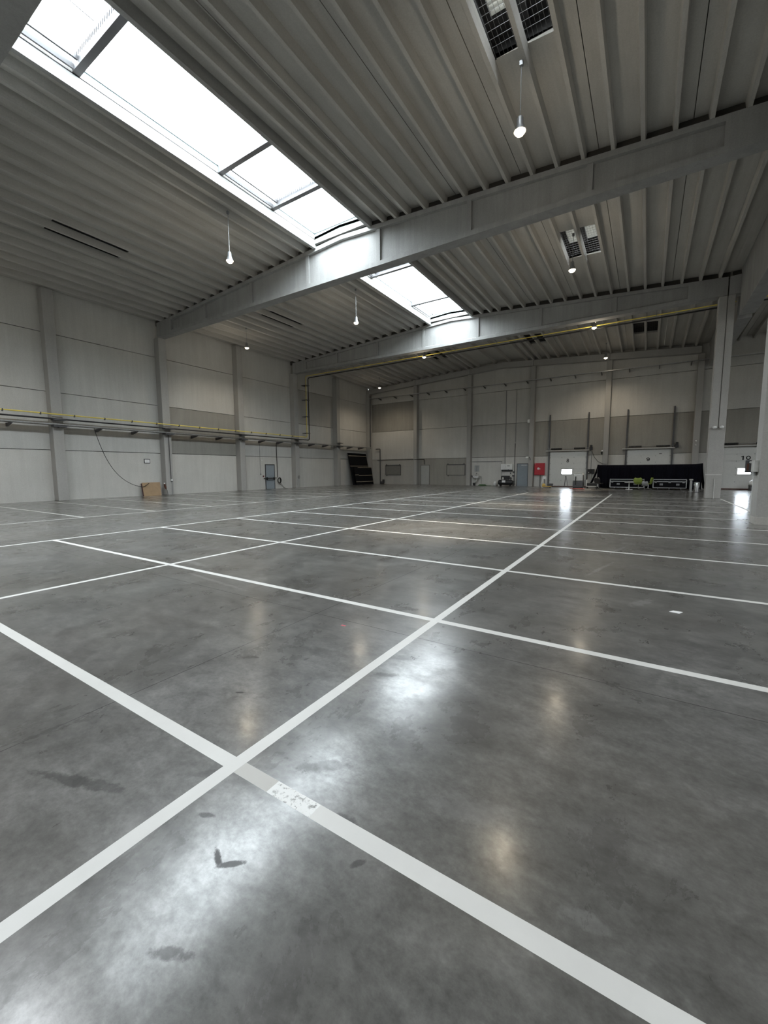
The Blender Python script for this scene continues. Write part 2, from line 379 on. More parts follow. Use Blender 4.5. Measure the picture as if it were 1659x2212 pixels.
# ------------------------------------------------------------------ ribbed roof
VENTS = [  # centre x of the middle rib, y range
    (-2.99, 8.3, 11.0), (-2.99, 19.9, 22.5), (-.62, 33.5, 35.8), (-20.87, 7.7, 10.6), (-20.87, 19.1, 22.0), (-7.79, 33.3, 35.6), (-16.07, 33.3, 35.6)]
GAPX = (-13.4, -10.45)
def roof(name, bays, mirror, label):
    mb = MB()
    fx = (lambda x: 2*ROW-x) if mirror else (lambda x: x)
    centres = [-7.79+2.4*k for k in range(5)] + [-16.07-2.4*k for k in range(5)]
    strips = []; ribs = []
    for c in centres:
        e = [c-1.19, c-.785, c, c+.785, c+1.19]; strips += list(zip(e[:-1], e[1:])); ribs += [c-.785, c, c+.785]
    strips += [(-10.45, -9.72), (-9.72, -9.0), (-14.86, -14.16), (-14.16, -13.4), (-27.5, -26.88), (3.0, 3.6)]
    ribs += [-9.72, -9.12, -14.16, -14.76]
    for (y0, y1, sky) in bays:
        def deck(x0, x1, a, b_):
            x0, x1 = sorted((fx(x0), fx(x1)))
            z = [ribz(x0, a)+.28, ribz(x1, a)+.28, ribz(x1, b_)+.28, ribz(x0, b_)+.28]
            P = [(x0, a), (x1, a), (x1, b_), (x0, b_)]
            mb.hexa([(p[0], p[1], zz) for p, zz in zip(P, z)]+[(p[0], p[1], zz+.12) for p, zz in zip(P, z)])
        st = list(strips); rb = list(ribs)
        if not sky: st += [(-13.4, -11.95), (-11.95, -10.45)]; rb += [-12.6, -11.3]
        for x0, x1 in st:
            segs = [(y0, y1)]
            if not mirror:
                for vc, va, vb in VENTS:
                    if vc-.79 < (x0+x1)/2 < vc+.79 and y0 <= va < y1: segs = [(y0, va), (vb, y1)]
            for a, b_ in segs: deck(x0, x1, a, b_)
        if sky:
            for a, b_ in ((y0, y0+.32), (y1-.32, y1)): deck(-13.4, -11.95, a, b_); deck(-11.95, -10.45, a, b_)
        for c in centres:      # roofing strip laid over the plank seams
            for x in (c-1.2, c+1.2):
                x = fx(x); z0, z1 = ribz(x, y0)+.40, ribz(x, y1)+.40
                mb.hexa([(x-.06, y0, z0-.01), (x+.06, y0, z0-.01), (x+.06, y1, z1-.01), (x-.06, y1, z1-.01), (x-.06, y0, z0+.04), (x+.06, y0, z0+.04), (x+.06, y1, z1+.04), (x-.06, y1, z1+.04)])
        for x in rb:
            x = fx(x); z0, z1 = ribz(x, y0), ribz(x, y1)
            mb.hexa([(x-.05, y0, z0), (x+.05, y0, z0), (x+.05, y1, z1), (x-.05, y1, z1),
                     (x-.085, y0, z0+.285), (x+.085, y0, z0+.285), (x+.085, y1, z1+.285), (x-.085, y1, z1+.285)])
        # cross rib closes the gap above the girder, painted dark for its shade
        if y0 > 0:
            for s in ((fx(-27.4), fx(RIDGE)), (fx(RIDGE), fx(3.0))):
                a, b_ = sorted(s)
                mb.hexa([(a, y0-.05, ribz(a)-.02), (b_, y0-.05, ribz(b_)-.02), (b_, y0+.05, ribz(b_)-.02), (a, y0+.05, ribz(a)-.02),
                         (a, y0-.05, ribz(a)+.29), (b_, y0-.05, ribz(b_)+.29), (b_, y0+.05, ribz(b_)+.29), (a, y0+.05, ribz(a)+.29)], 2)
        if sky:   # concrete kerb round the rooflight opening
            a, b_ = y0+.32, y1-.32; X0, X1 = sorted((fx(GAPX[0]), fx(GAPX[1])))
            for x0, x1 in ((X0-.14, X0), (X1, X1+.14)): mb.box(x0, x1, a-.14, b_+.14, 11.74, 12.12, 1)
            for q0, q1 in ((a-.14, a), (b_, b_+.14)): mb.box(X0, X1, q0, q1, 11.92, 12.12, 1)
    return struct(name, mb, ['ceil', 'curb', 'joint_and_shade'], label)
BAYS = [(YB, 3.5, 1), (3.5, 15.5, 1), (15.5, 27.5, 1), (27.5, YF+.1, 0)]
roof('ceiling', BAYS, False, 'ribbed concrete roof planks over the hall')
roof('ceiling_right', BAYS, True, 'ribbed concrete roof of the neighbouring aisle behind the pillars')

# ------------------------------------------------------------------ girders
def girder(name, y, xa, xb_, ridge, label, group):
    o = thing(name, label, 'roof girder', ((xa+xb_)/2, y, 10.13), 0, group, 'thing')
    ox, oz = (xa+xb_)/2, 10.13
    zt = lambda x: ribz(x)
    mb = MB()
    def slab(x0, x1, hw, zb, dz):     # under the sloping top line
        xs_ = [x0]+([ridge] if x0 < ridge < x1 else [])+[x1]
        for a, b_ in zip(xs_[:-1], xs_[1:]):
            mb.hexa([(a-ox, -hw, zb(a)-oz), (b_-ox, -hw, zb(b_)-oz), (b_-ox, hw, zb(b_)-oz), (a-ox, hw, zb(a)-oz),
                     (a-ox, -hw, zt(a)-dz-oz), (b_-ox, -hw, zt(b_)-dz-oz), (b_-ox, hw, zt(b_)-dz-oz), (a-ox, hw, zt(a)-dz-oz)])
    slab(xa+1.6, xb_-1.6, .10, lambda x: 10.3, .1)                       # web
    slab(xa+1.6, xb_-1.6, .25, lambda x: zt(x)-.17, 0)                   # top flange
    mb.prism([(-.25, 10.13-oz), (.25, 10.13-oz), (.25, 10.31-oz), (.10, 10.39-oz), (-.10, 10.39-oz), (-.25, 10.31-oz)], 0, xa+1.6-ox, xb_-1.6-ox)
    slab(xa, xa+1.6, .256, lambda x: 10.13, 0); slab(xb_-1.6, xb_, .256, lambda x: 10.13, 0)
    d = 1 if ridge < 3 else -1
    for k in range(7):
        x = ridge+(-10.05+4*k if d > 0 else 10.05-4*k)
        if xa+2 < x < xb_-2: slab(x-.09, x+.09, .2, lambda q: 10.3, .1)
    return mb.build('beam', 'girder', o)
glab = {3.5: 'concrete roof girder at the photo corner left of the long skylight', 15.5: 'large concrete roof girder crossing between the two skylights',
        27.5: 'concrete roof girder with the yellow pipe along its lower edge'}
for y in GY:
    girder('concrete_girder', y, -26.95, 2.92, RIDGE, glab[y], 'roof girders of the hall')
girder('concrete_girder', 27.5, 2.98, 33.0, 2*ROW-RIDGE, 'concrete girder end right of the tall grooved pillar', 'girders of the neighbouring aisle')
girder('concrete_girder', 15.5, 2.98, 33.0, 2*ROW-RIDGE, 'concrete girder of the next aisle above the right edge pillar', 'girders of the neighbouring aisle')
# gable beam on the end-wall columns, one length per column bay
gb = [XL, -21.07, -15.07, -9.07, -3.04, 2.97]
gn = ['corner bay by the leaning black panels', 'bay of the pale narrow door', 'bay of the white fuse cabinet', 'bay of loading door 8', 'bay of loading door 9']
for a, b_, w in zip(gb[:-1], gb[1:], gn):
    mb = MB(); z = lambda x: ribz(x, 39.4); cx = (a+b_)/2; zb = z(cx)-.52
    xs_ = [a+.01]+([RIDGE] if a < RIDGE < b_ else [])+[b_-.01]
    for p, q in zip(xs_[:-1], xs_[1:]):
        mb.hexa([(p-cx, -.24, z(p)-.5-zb), (q-cx, -.24, z(q)-.5-zb), (q-cx, .2, z(q)-.5-zb), (p-cx, .2, z(p)-.5-zb),
                 (p-cx, -.24, z(p)-zb), (q-cx, -.24, z(q)-zb), (q-cx, .2, z(q)-zb), (p-cx, .2, z(p)-zb)])
    o = mb.build('gable_beam', 'column', None, bev=.015, loc=(cx, 39.42, zb))
    tag(o, 'pale sloping concrete edge beam above the '+w, 'beam', 'edge beams on the end wall', 'thing')
# deep valley beams beside the pillars
for a, b_, l in ((3.8, 15.2, 'deep concrete valley beam at the upper right edge, nearest length'), (15.82, 27.2, 'deep bluish concrete valley beam right of the tall grooved pillar'), (27.85, 39.1, 'shadowed deep valley beam behind the tall grooved pillar')):
    mb = MB().box(0, .6, a, b_, 0, 2.5)
    o = mb.build('valley_beam', 'girder', None, bev=.02, loc=(3.42, 0, 9.05)); tag(o, l, 'beam', 'valley beams along the pillar row', 'thing')

# ------------------------------------------------------------------ columns and pillars
def col(x0, x1, y0, y1, z, label, group, name='concrete_column'):
    cx, cy = (x0+x1)/2, (y0+y1)/2
    mb = MB().box(x0-cx, x1-cx, y0-cy, y1-cy, 0, z)
    o = mb.build(name, 'column', None, bev=.02, loc=(cx, cy, 0)); return tag(o, label, 'column', group, 'thing')
for y, z, l in ((9.5, 11.1, 'concrete wall column nearest on the left, just left of the hanging cable'), (15.5, 10.12, 'concrete wall column beside the leaning brown board'),
                (21.5, 11.1, 'concrete wall column between brown board and grey escape door'), (27.5, 10.12, 'concrete wall column right of the grey escape door'),
                (33.5, 10.85, 'shadowed concrete wall column left of the leaning black panels'), (39.38, 10.1, 'concrete corner column right of the leaning black panels')):
    col(XL, -26.86, y-.25, y+.25, z, l, 'columns along the left wall')
for x, l in ((-21.07, 'slim concrete column between shuttered hatch and pale narrow door'), (-15.07, 'slim concrete column left of the white wash basin'), (-9.07, 'slim concrete column left of the red hose cabinet'),
             (-3.04, 'slim concrete column between loading doors 8 and 9'), (3.0, 'slim concrete column behind the right end of the black drape')):
    col(x-.2, x+.2, 39.2, YF, ribz(x, 39.4)-.53, l, 'columns along the end wall')
def pillar(y, label, grooved=True):
    o = thing('concrete_pillar', label, 'pillar', (2.93, y, 0), 0, 'free-standing pillars', 'thing')
    if grooved: mb = MB().box(-.32, .32, -.3, .3, 0, 3.62).box(-.32, .005, -.3, .3, 3.62, 10.12).box(.035, .32, -.3, .3, 3.62, 10.12).box(-.02, .06, -.2, .28, 3.62, 10.12)
    else: mb = MB().box(-.32, .32, -.3, .3, 0, 10.12)
    mb.build('shaft', 'column', o, bev=.015)
    return o
pD = pillar(27.55, 'tall grooved concrete pillar in front of loading door 10')
MB().box(-.332, .332, -.312, -.30, 1.22, 1.27).box(-.332, -.32, -.312, .1, 1.22, 1.27).build('band', 'light_grey', pD)
MB().cyl((.03, -.33, 0), (.03, -.33, 1.05), .022).build('conduit', 'light_grey', pD)
pB = pillar(15.5, 'concrete pillar with white corner guard at the right edge', False)
MB().box(-.345, -.318, .28, .33, 0, 1.45).build('corner_guard', 'white', pB)
MB().box(-.34, .34, -.32, .32, 0, .2).build('base_band', 'wall_mid', pB)
o = thing('junction_box', 'pale box on the left face of the right edge pillar', 'junction box', (2.55, 15.45, 1.46))
MB().box(-.05, .06, -.18, .18, 0, .33).build('housing', 'light_grey', o, bev=.01)
MB().cyl((0, 0, -.1), (0, 0, .02), .05).build('cable_gland', 'grey', o)
o = thing('call_panel', 'dark narrow control panel beside the right edge pillar', 'control panel', (2.52, 15.80, 1.44))
MB().box(-.13, .09, -.05, .0, 0, .36).build('housing', 'dark_steel', o, bev=.008)
MB().cyl((-.02, -.05, .3), (-.02, -.06, .3), .03).build('lamp_button', 'white', o)
MB().box(-.1, -.05, -.056, -.05, .06, .26).build('label_strip', 'tool', o)
for sx, l in ((2.80, 'left of the two round white sensors on the tall pillar'), (3.09, 'right of the two round white sensors on the tall pillar')):
    o = thing('sensor', l, 'sensor', (sx, 27.25, 3.66), 0, 'round sensors on the pillar')
    MB().lathe([(.02, -.09), (.075, -.05), (.09, .0), (.075, .05), (.02, .07)], (0, -.07, 0), 16).build('dome', 'white', o, smooth=True)
    MB().cyl((0, 0, -.03), (0, -.03, -.03), .05).build('base', 'grey', o)
for z, l in ((3.62, 'upper small white sensor on the column behind the drape'), (3.32, 'lower small white sensor on the column behind the drape')):
    o = MB().lathe([(.03, -.06), (.07, 0), (.03, .06)], (0, -.06, 0), 12).build('sensor', 'white', None, smooth=True, loc=(2.98, 39.2, z)); tag(o, l, 'sensor', 'small sensors on the end-wall column')

# ------------------------------------------------------------------ skylights
def skylight(y0, y1, bars, vents, label, x0=GAPX[0], x1=GAPX[1]):
    a, b_ = y0+.32, y1-.32; cx, cy = (x0+x1)/2, (a+b_)/2
    o = thing('skylight', label, 'skylight', (cx, cy, 12.12), 0, 'ridge skylights', 'thing')
    w = (x1-x0)/2; h = (b_-a)/2
    MB().box(-w-.03, -w, -h, h, 0, .22).box(w, w+.03, -h, h, 0, .22).box(-w, w, -h-.03, -h, 0, .22).box(-w, w, h, h+.03, 0, .22).build('upstand', 'teal', o)
    MB().box(-w-.05, -w+.03, -h, h, .22, .27).box(w-.03, w+.05, -h, h, .22, .27).box(-w, w, -h-.05, -h+.03, .22, .27).box(-w, w, h-.03, h+.05, .22, .27).build('frame', 'frame_bar', o)
    cuts = [-h]+[q-cy for q in bars]+[h]
    for p, q in zip(cuts[:-1], cuts[1:]):
        n = 8; mb = MB()
        P = [(-w+2*w*i/n, .27+.22*(1-(2*i/n-1)**2)) for i in range(n+1)]
        for (xa, za), (xb2, zb2) in zip(P[:-1], P[1:]):
            mb.add([(xa, p+.02, za), (xb2, p+.02, zb2), (xb2, q-.02, zb2), (xa, q-.02, za)], [(0, 1, 2, 3)])
        mb.build('pane', 'pane', o)
    for q in bars:
        MB().box(-w, w, q-cy-.09, q-cy+.09, .0, .30).build('cross_bar', 'frame_bar', o)
    for va, vb in vents:     # opening flaps: inner rails and the toothed edge of the corrugated sheet
        p, q = va-cy, vb-cy
        for r in ((-w+.34, -w+.40, .10, .23), (-w+.10, -w+.15, .0, .12), (w-.40, w-.34, .10, .23)):
            f = MB().box(r[0], r[1], p+.1, q-.1, r[2], r[3]).build('vent_flap_rail', 'frame_bar', o)
        n = 20
        for e in (q-.16, p+.16):
            tb = MB()
            for i in range(n):
                xx = -w+.38+(2*w-.76)*i/n; dx = (2*w-.76)/n
                tb.add([(xx, e, .24), (xx+dx, e, .24), (xx+dx*.5, e, .11), (xx, e+.02, .24), (xx+dx, e+.02, .24), (xx+dx*.5, e+.02, .11)],
                       [(0, 2, 1), (3, 4, 5), (0, 1, 4, 3), (1, 2, 5, 4), (2, 0, 3, 5)])
            tb.build('corrugated_edge', 'frame_bar', o)
        MB().cyl((.2, q-.25, .2), (.2, p+(q-p)*.45, .24), .012, 6).build('actuator_rod', 'frame_bar', o)
    return o
skylight(3.5, 15.5, [5.8, 10.22, 12.65], [(3.9, 5.8), (10.22, 12.65)], 'long bright skylight at the upper left of the roof')
skylight(15.5, 27.5, [17.35, 19.78, 24.45], [(17.35, 19.78), (24.45, 26.9)], 'smaller skylight seen beyond the large roof girder')
# ------------------------------------------------------------------ roof vents
VL = ['large meshed roof vent above the pendant lamp at the top', 'meshed roof vent just above the second pendant lamp on the right', 'dark roof vent behind the yellow pipe near the tall pillar',
      'pair of dark vent slots in the nearer left roof slope', 'pair of dark vent slots in the roof between the girders', 'faint dark roof vent behind the girder near the ridge', 'faint dark roof vent left of the far ridge']
for (vc, a, b_), l in zip(VENTS, VL):
    z = ribz(vc, b_)+.31; cy = (a+b_)/2; h = (b_-a)/2
    o = thing('roof_vent', l, 'roof vent', (vc, cy, z), 0, 'vents in the roof planks')
    H = .5; shut = vc < -4 or a > 30
    MB().box(-.80, -.77, -h, h, -.02, H).box(.77, .80, -h, h, -.02, H).box(-.77, .77, -h-.03, -h, .01, H).box(-.77, .77, h, h+.03, .01, H).build('housing', 'housing', o)
    MB().box(-.77, -.62, -h, h, H-.1, H).box(-.06, .16, -h, h, H-.22, H-.12).box(-.77, .77, h-.6, h, H-.06, H).box(-.77, .77, -h, -h+.15, H-.06, H).build('inner_frame', 'housing', o)
    lv = MB(); n = int(2*h/.16)
    for i in range(n):
        yy = -h+.1+(2*h-.7)*i/n; d = (2*h-.7)/n
        lv.add([(-.62, yy, H-.02), (.75, yy, H-.02), (.75, yy+d*.93, H-.09), (-.62, yy+d*.93, H-.09), (-.62, yy, H), (.75, yy, H), (.75, yy+d*.93, H-.07), (-.62, yy+d*.93, H-.07)],
               [(3, 2, 1, 0), (4, 5, 6, 7), (0, 1, 5, 4), (1, 2, 6, 5), (2, 3, 7, 6), (3, 0, 4, 7)])
    if shut: lv = MB().box(-.78, .78, -h, h, H-.05, H)
    lv.build('closed_lid' if shut else 'louvre_slats', 'housing' if shut else 'louvre', o)
    wm = MB()
    for i in range(1, 16): wm.box(-.77+i*.1-.003, -.77+i*.1+.003, -h, h, .02, .026)
    for i in range(1, int(2*h/.2)): wm.box(-.77, .77, -h+i*.2-.003, -h+i*.2+.003, .02, .026)
    wm.build('wire_mesh', 'wire', o)
# ------------------------------------------------------------------ pipes and trays
def fillet(pts, r=.18, n=5):
    out = [Vector(pts[0])]
    for a, p, b_ in zip(pts[:-2], pts[1:-1], pts[2:]):
        a, p, b_ = Vector(a), Vector(p), Vector(b_); d0, d1 = (a-p).normalized(), (b_-p).normalized()
        s, e = p+d0*r, p+d1*r
        out += [s.lerp(p, t).lerp(p.lerp(e, t), t) for t in [i/n for i in range(n+1)]]
    return out+[Vector(pts[-1])]
o = thing('gas_pipe', 'yellow pipe along the left wall, up and under the far girder', 'pipe', (-26.62, 16, 4.6))
L = Vector(o.location)
def rel(pts): return [Vector(p)-L for p in pts]
MB().tube(rel(fillet([(-26.62, YB+.1, 4.62), (-26.62, 28.55, 4.62), (-26.62, 28.55, 10.10), (33, 28.3, 10.12)])), .032, 8).build('pipe', 'yellow_pipe', o, smooth=True)
for y in [1.2+1.5*k for k in range(18)]: MB().box(-.06, .06, y-16-.02, y-16+.02, -.06, .06).build('clamp', 'dark_steel', o)
for x in [-24+3*k for k in range(9)]: MB().cyl((x+26.62, 12.34, 5.44), (x+26.62, 12.34, 5.54), .02, 6).box(x+26.60, x+26.64, 11.8, 12.36, 5.53, 5.56).build('hanger', 'steel_dull', o)
o = thing('black_pipe', 'black pipe running parallel just below the yellow pipe', 'pipe', (-26.62, 16, 4.37)); L = Vector(o.location)
MB().tube(rel(fillet([(-26.62, YB+.1, 4.37), (-26.62, 28.85, 4.37), (-26.62, 28.85, 10.0), (33, 28.42, 10.02)])), .04, 8).build('pipe', 'black', o, smooth=True)
for z in (5, 6.5, 8, 9.3): MB().box(-.5, .1, 12.48, 12.92, z-4.37-.02, z-4.37+.02).build('wall_clip', 'dark_steel', o)
o = thing('cable_tray', 'long galvanised cable tray on brackets along the left wall', 'cable tray', (-26.9, 15, 4.06))
MB().box(-.26, .26, YB+.2-15, 39.0-15, 0, .012).box(-.26, -.245, YB+.2-15, 39.0-15, 0, .07).box(.245, .26, YB+.2-15, 39.0-15, 0, .07).build('tray', 'steel', o)
MB().cyl((-.1, YB+.3-15, .05), (-.1, 24, .05), .03, 8).cyl((.02, YB+.3-15, .04), (.02, 24, .04), .025, 8).build('cables', 'black_rubber', o)
y = 3.5
while y < 39:
    at_col = abs(((y-3.5)/6) % 1) < .05
    MB().prism([(-.47, -.02), (.34, -.02), (.34, -.06), (-.3, -.2), (-.47, -.2)], 1, y-15-.03, y-15+.03).build('bracket', 'dark_steel', o)
    if at_col: MB().box(-.02, .36, y-15-.3, y-15+.3, .25, .30).box(-.02, .36, y-15-.3, y-15+.3, -.10, -.02).build('shelf_plate', 'dark_steel', o)
    y += 2.0
o = thing('wall_cable_tray', 'thin shiny cable tray high across the end wall', 'cable tray', (-12, 39.05, 9.5))
MB().box(-14.9, 22, -.12, .12, 0, .012).box(-14.9, 22, -.12, -.11, 0, .06).box(-14.9, 22, .11, .12, 0, .06).build('tray', 'steel', o)
x = -13.6
while x < 16:
    MB().prism([(-.14, -.01), (.6, -.01), (.6, -.16), (.5, -.16)], 0, x-.025, x+.025).build('bracket', 'dark_steel', o); x += 2.0
def smooth_path(P, n=5):     # Catmull-Rom through the given points
    P = [Vector(p) for p in P]; P = [2*P[0]-P[1]]+P+[2*P[-1]-P[-2]]; out = []
    for a, b_, c, d in zip(P[:-3], P[1:-2], P[2:-1], P[3:]):
        for i in range(n):
            t = i/n; out.append(.5*((2*b_)+(c-a)*t+(2*a-5*b_+4*c-d)*t*t+(3*b_-a-3*c+d)*t**3))
    return out+[P[-2]]
def cable(name, pts, r, mat, label, cat, group=None, smooth=True):
    p0 = Vector(pts[0])
    ob = MB().tube([Vector(p)-p0 for p in pts], r, 6).build(name, mat, None, smooth=smooth, loc=p0); return tag(ob, label, cat, group)
pts = smooth_path([(-27.08, 11.30, 4.07), (-27.07, 11.45, 3.47), (-27.07, 11.67, 2.76), (-27.06, 11.95, 2.08), (-27.06, 12.29, 1.53), (-27.05, 12.68, 1.11), (-27.05, 13.12, 0.81), (-27.05, 13.53, 0.65), (-27.05, 13.87, 0.61), (-27.07, 14.23, 0.81)])
cable('hanging_cable', pts, .016, 'black_rubber', 'slack black cable hanging from the tray down to the brown board', 'cable')
cable('drop_pipe', [(-26.82, 15.55, 4.0), (-26.82, 15.56, 1.05)], .022, 'dark_steel', 'dark pipe down the column by the brown board to a socket', 'pipe')
o = thing('socket_outlet', 'white wall socket on the column by the brown board', 'socket', (-26.84, 15.60, .92))
MB().box(-.02, .06, -.05, .05, 0, .13).build('housing', 'white', o, bev=.01); MB().box(-.02, .05, -.05, .05, -.06, 0).build('flap', 'dark_steel', o)
cable('thin_conduit', [(-26.83, 15.62, .86), (-26.83, 15.62, .0)], .012, 'steel_dull', 'thin grey conduit below the white socket by the brown board', 'conduit')

# ------------------------------------------------------------------ left wall: sign, board, escape door, hose, black panels
o = thing('framed_notice', 'small black-framed white notice on the wall above the brown board', 'framed notice', (-27.4, 14.35, 2.09))
MB().box(.004, .03, -.19, .19, 0, .28).build('frame', 'black', o, bev=.006); MB().box(.03, .034, -.155, .155, .035, .245).build('sheet', 'paper', o)
mb = MB()
for k in range(4): mb.box(.034, .0355, -.10+.01*k, .10-.02*k, .07+.04*k, .08+.04*k)
mb.build('print_lines', 'light_grey', o)
o = thing('wood_board', 'brown board leaning on the wall beside a concrete column', 'board', (-27.05, 14.4, 0))
MB().hexa([(0, -.56, 0), (.04, -.56, 0), (.04, .56, 0), (0, .56, 0), (-.15, -.58, .85), (-.11, -.58, .85), (-.11, .58, .86), (-.15, .58, .86)]).build('panel', 'card', o)
MB().hexa([(-.03, -.60, 0), (.03, -.60, 0), (.03, -.565, 0), (-.03, -.565, 0), (-.18, -.62, .8), (-.12, -.62, .8), (-.12, -.585, .8), (-.18, -.585, .8)]).build('edge_strip', 'card_edge', o)
o = thing('hand_tool', 'small dark tool with white cap above the brown board corner', 'tool', (-26.93, 15.18, .50))
MB().cyl((0, 0, 0), (0, -.03, .24), .055, 12).box(-.04, .04, .0, .09, -.10, .1).build('body', 'tool', o, smooth=True); MB().cyl((0, -.03, .24), (0, -.035, .31), .05, 12).build('cap', 'white', o, smooth=True)
cable('tool_cable', [(-26.9, 15.25, .45), (-26.84, 15.27, .25), (-26.82, 15.29, .0)], .012, 'black_rubber', 'short dark cable from the small tool to the floor', 'cable')
# escape door
o = bpy.data.objects.new('door_1', None); C.objects.link(o); o.location = (-27.4, 24.65, 0); tag(o, 'grey-blue escape door with black push bar on the left wall', None, None, 'structure')
MB().box(.0, .06, -.52, -.47, 0, 2.1).box(0, .06, .47, .52, 0, 2.1).box(0, .06, -.52, .52, 2.05, 2.12).build('door_frame', 'dark_steel', o)
MB().box(.005, .04, -.47, .47, .01, 2.05).build('door_leaf', 'grey_door', o)
MB().box(.04, .05, -.40, .36, .12, .82).box(.04, .05, -.40, .36, 1.08, 1.95).build('inset_panel', 'grey_door', o, bev=.012)
g = MB().tube([(.13, -.78, .93), (.13, .62, .95)], .03, 8).tube([(.05, -.40, .80), (.09, -.36, .78), (.09, .34, .78), (.05, .38, .80)], .022, 8).build('push_bar', 'black', o, smooth=True)
MB().box(.04, .16, -.43, -.37, .78, 1.02).box(.04, .16, .35, .41, .78, 1.02).build('bar_mount', 'black', g)
o = thing('alarm_box', 'small black box on the wall left of the escape door', 'alarm box', (-27.4, 23.92, 1.06)); MB().box(0, .07, -.05, .05, 0, .1).build('housing', 'black', o, bev=.01); MB().cyl((.07, 0, .05), (.085, 0, .05), .03).build('button', 'red', o)
o = thing('hose_reel', 'coiled black hose hanging right of the escape door', 'hose', (-27.33, 25.62, .72))
mb = MB()
for k in range(4): mb.tube([(.03*k, (.15+.012*k)*math.cos(2*PI*i/24), (.21+.012*k)*math.sin(2*PI*i/24)) for i in range(24)], .02, 6, closed=True)
mb.build('coil', 'black_rubber', o, smooth=True)
MB().tube([(.05, .1, -.15), (.1, .25, -.4), (.2, .42, -.66), (.3, .55, -.70)], .012, 6).tube([(.05, -.02, -.21), (.12, .15, -.45), (.22, .36, -.69), (.3, .7, -.70)], .012, 6).build('loose_end', 'black_rubber', o, smooth=True)
cable('hose_drop', [(-27.33, 25.42, 4.0), (-27.33, 25.44, 2.5), (-27.33, 25.47, .98)], .025, 'black_rubber', 'black hose dropping from the tray to the coiled hose', 'hose')
cable('door_conduit', [(-27.37, 23.60, 4.0), (-27.37, 23.62, 1.3)], .012, 'steel_dull', 'thin conduit on the wall left of the escape door', 'conduit')
o = thing('wall_switch', 'small grey switch at the end of the conduit left of the escape door', 'switch', (-27.4, 23.64, 1.22)); MB().box(0, .05, -.05, .05, 0, .12).build('housing', 'grey', o, bev=.01); MB().box(.05, .06, -.02, .02, .03, .09).build('rocker', 'dark_steel', o)
o = thing('emergency_light', 'tiny white light on the wall above the escape door', 'light', (-27.4, 23.78, 2.42)); MB().box(0, .05, -.06, .06, 0, .08).build('housing', 'white', o, bev=.01); MB().box(.05, .056, -.045, .045, .015, .065).build('lens', 'paper', o)
o = thing('cable_coil', 'small grey cable coil on the column right of the escape door', 'cable', (-26.83, 27.55, .98))
MB().tube([(.02, .10*math.cos(2*PI*i/18), .12*math.sin(2*PI*i/18)) for i in range(18)], .014, 6, closed=True).tube([(.04, .09*math.cos(2*PI*i/18), .01+.11*math.sin(2*PI*i/18)) for i in range(18)], .012, 6, closed=True).build('coil', 'dark_steel', o, smooth=True)
MB().tube([(.02, -.06, -.1), (.02, -.15, -.4), (.02, -.22, -.75)], .01, 6).build('loose_end', 'steel_dull', o)
# leaning black panels
def lean(y0, y1, h, xb, xt, t, strips, label):
    o = thing('staging_board', label, 'board', (xb, (y0+y1)/2, 0), 0, 'black panels leaning in the corner'); w = (y1-y0)/2
    MB().hexa([(0, -w, 0), (t, -w, 0), (t, w, 0), (0, w, 0), (xt-xb, -w, h), (xt-xb+t, -w, h), (xt-xb+t, w, h), (xt-xb, w, h)]).build('board', 'black_matt', o)
    for s in strips:
        x = (xt-xb)*s/h+t
        MB().hexa([(x, -w, s), (x+.02, -w, s), (x+.02, w, s), (x, w, s), (x-.008, -w, s+.05), (x+.012, -w, s+.05), (x+.012, w, s+.05), (x-.008, w, s+.05)]).build('pale_strip', 'brass_edge', o)
lean(35.35, 38.7, 3.42, -26.5, -27.2, .06, [3.1, 2.0], 'tall black panel at the back of the leaning stack')
lean(36.3, 38.95, 1.92, -26.32, -26.62, .05, [1.84, .98, .3], 'shorter black panel leaning in front of the tall one')
lean(35.55, 36.2, 1.95, -26.2, -26.56, .05, [1.05, .32], 'narrow black panel at the left front of the leaning stack')

# ------------------------------------------------------------------ end wall: loading doors
def numeral(s, parent, loc, mat):      # heavy wide painted digits
    mb = MB()
    def stroke(pts, w, closed=False):
        K = len(pts); out = []
        for i in range(K):
            a = Vector(pts[i-1] if (closed or i) else pts[i]); c = Vector(pts[(i+1) % K] if (closed or i < K-1) else pts[i])
            d = (c-a).normalized(); n = Vector((-d.y, d.x)); p = Vector(pts[i])
            out.append((p+n*w/2, p-n*w/2))
        for i in range(K if closed else K-1):
            (a, b_), (c, d) = out[i], out[(i+1) % K]
            q = [(a.x, a.y), (c.x, c.y), (d.x, d.y), (b_.x, b_.y)]
            mb.prism([(x+ox, z) for x, z in q], 1, -.003, .003)
    el = lambda cx, cz, rx, rz, t0=0, t1=360, n=24: [(cx+rx*math.cos(math.radians(t0+(t1-t0)*i/n)), cz+rz*math.sin(math.radians(t0+(t1-t0)*i/n))) for i in range(n+(t1-t0 != 360))]
    ox = -.16*(len(s)-1)
    for ch in s:
        if ch == '1': stroke([(.03, -.15), (.03, .15)], .085); stroke([(.03, .12), (-.08, .07)], .06)
        if ch == '0': stroke(el(0, 0, .105, .118), .068, True)
        if ch == '8': stroke(el(0, .078, .064, .058), .05, True); stroke(el(0, -.066, .076, .066), .054, True)
        if ch == '9': stroke(el(0, .055, .09, .066), .058, True); stroke(el(0, -.0, .095, .12, 20, -140), .055)
        ox += .32
    o = mb.build('number', mat, parent); o.location = loc
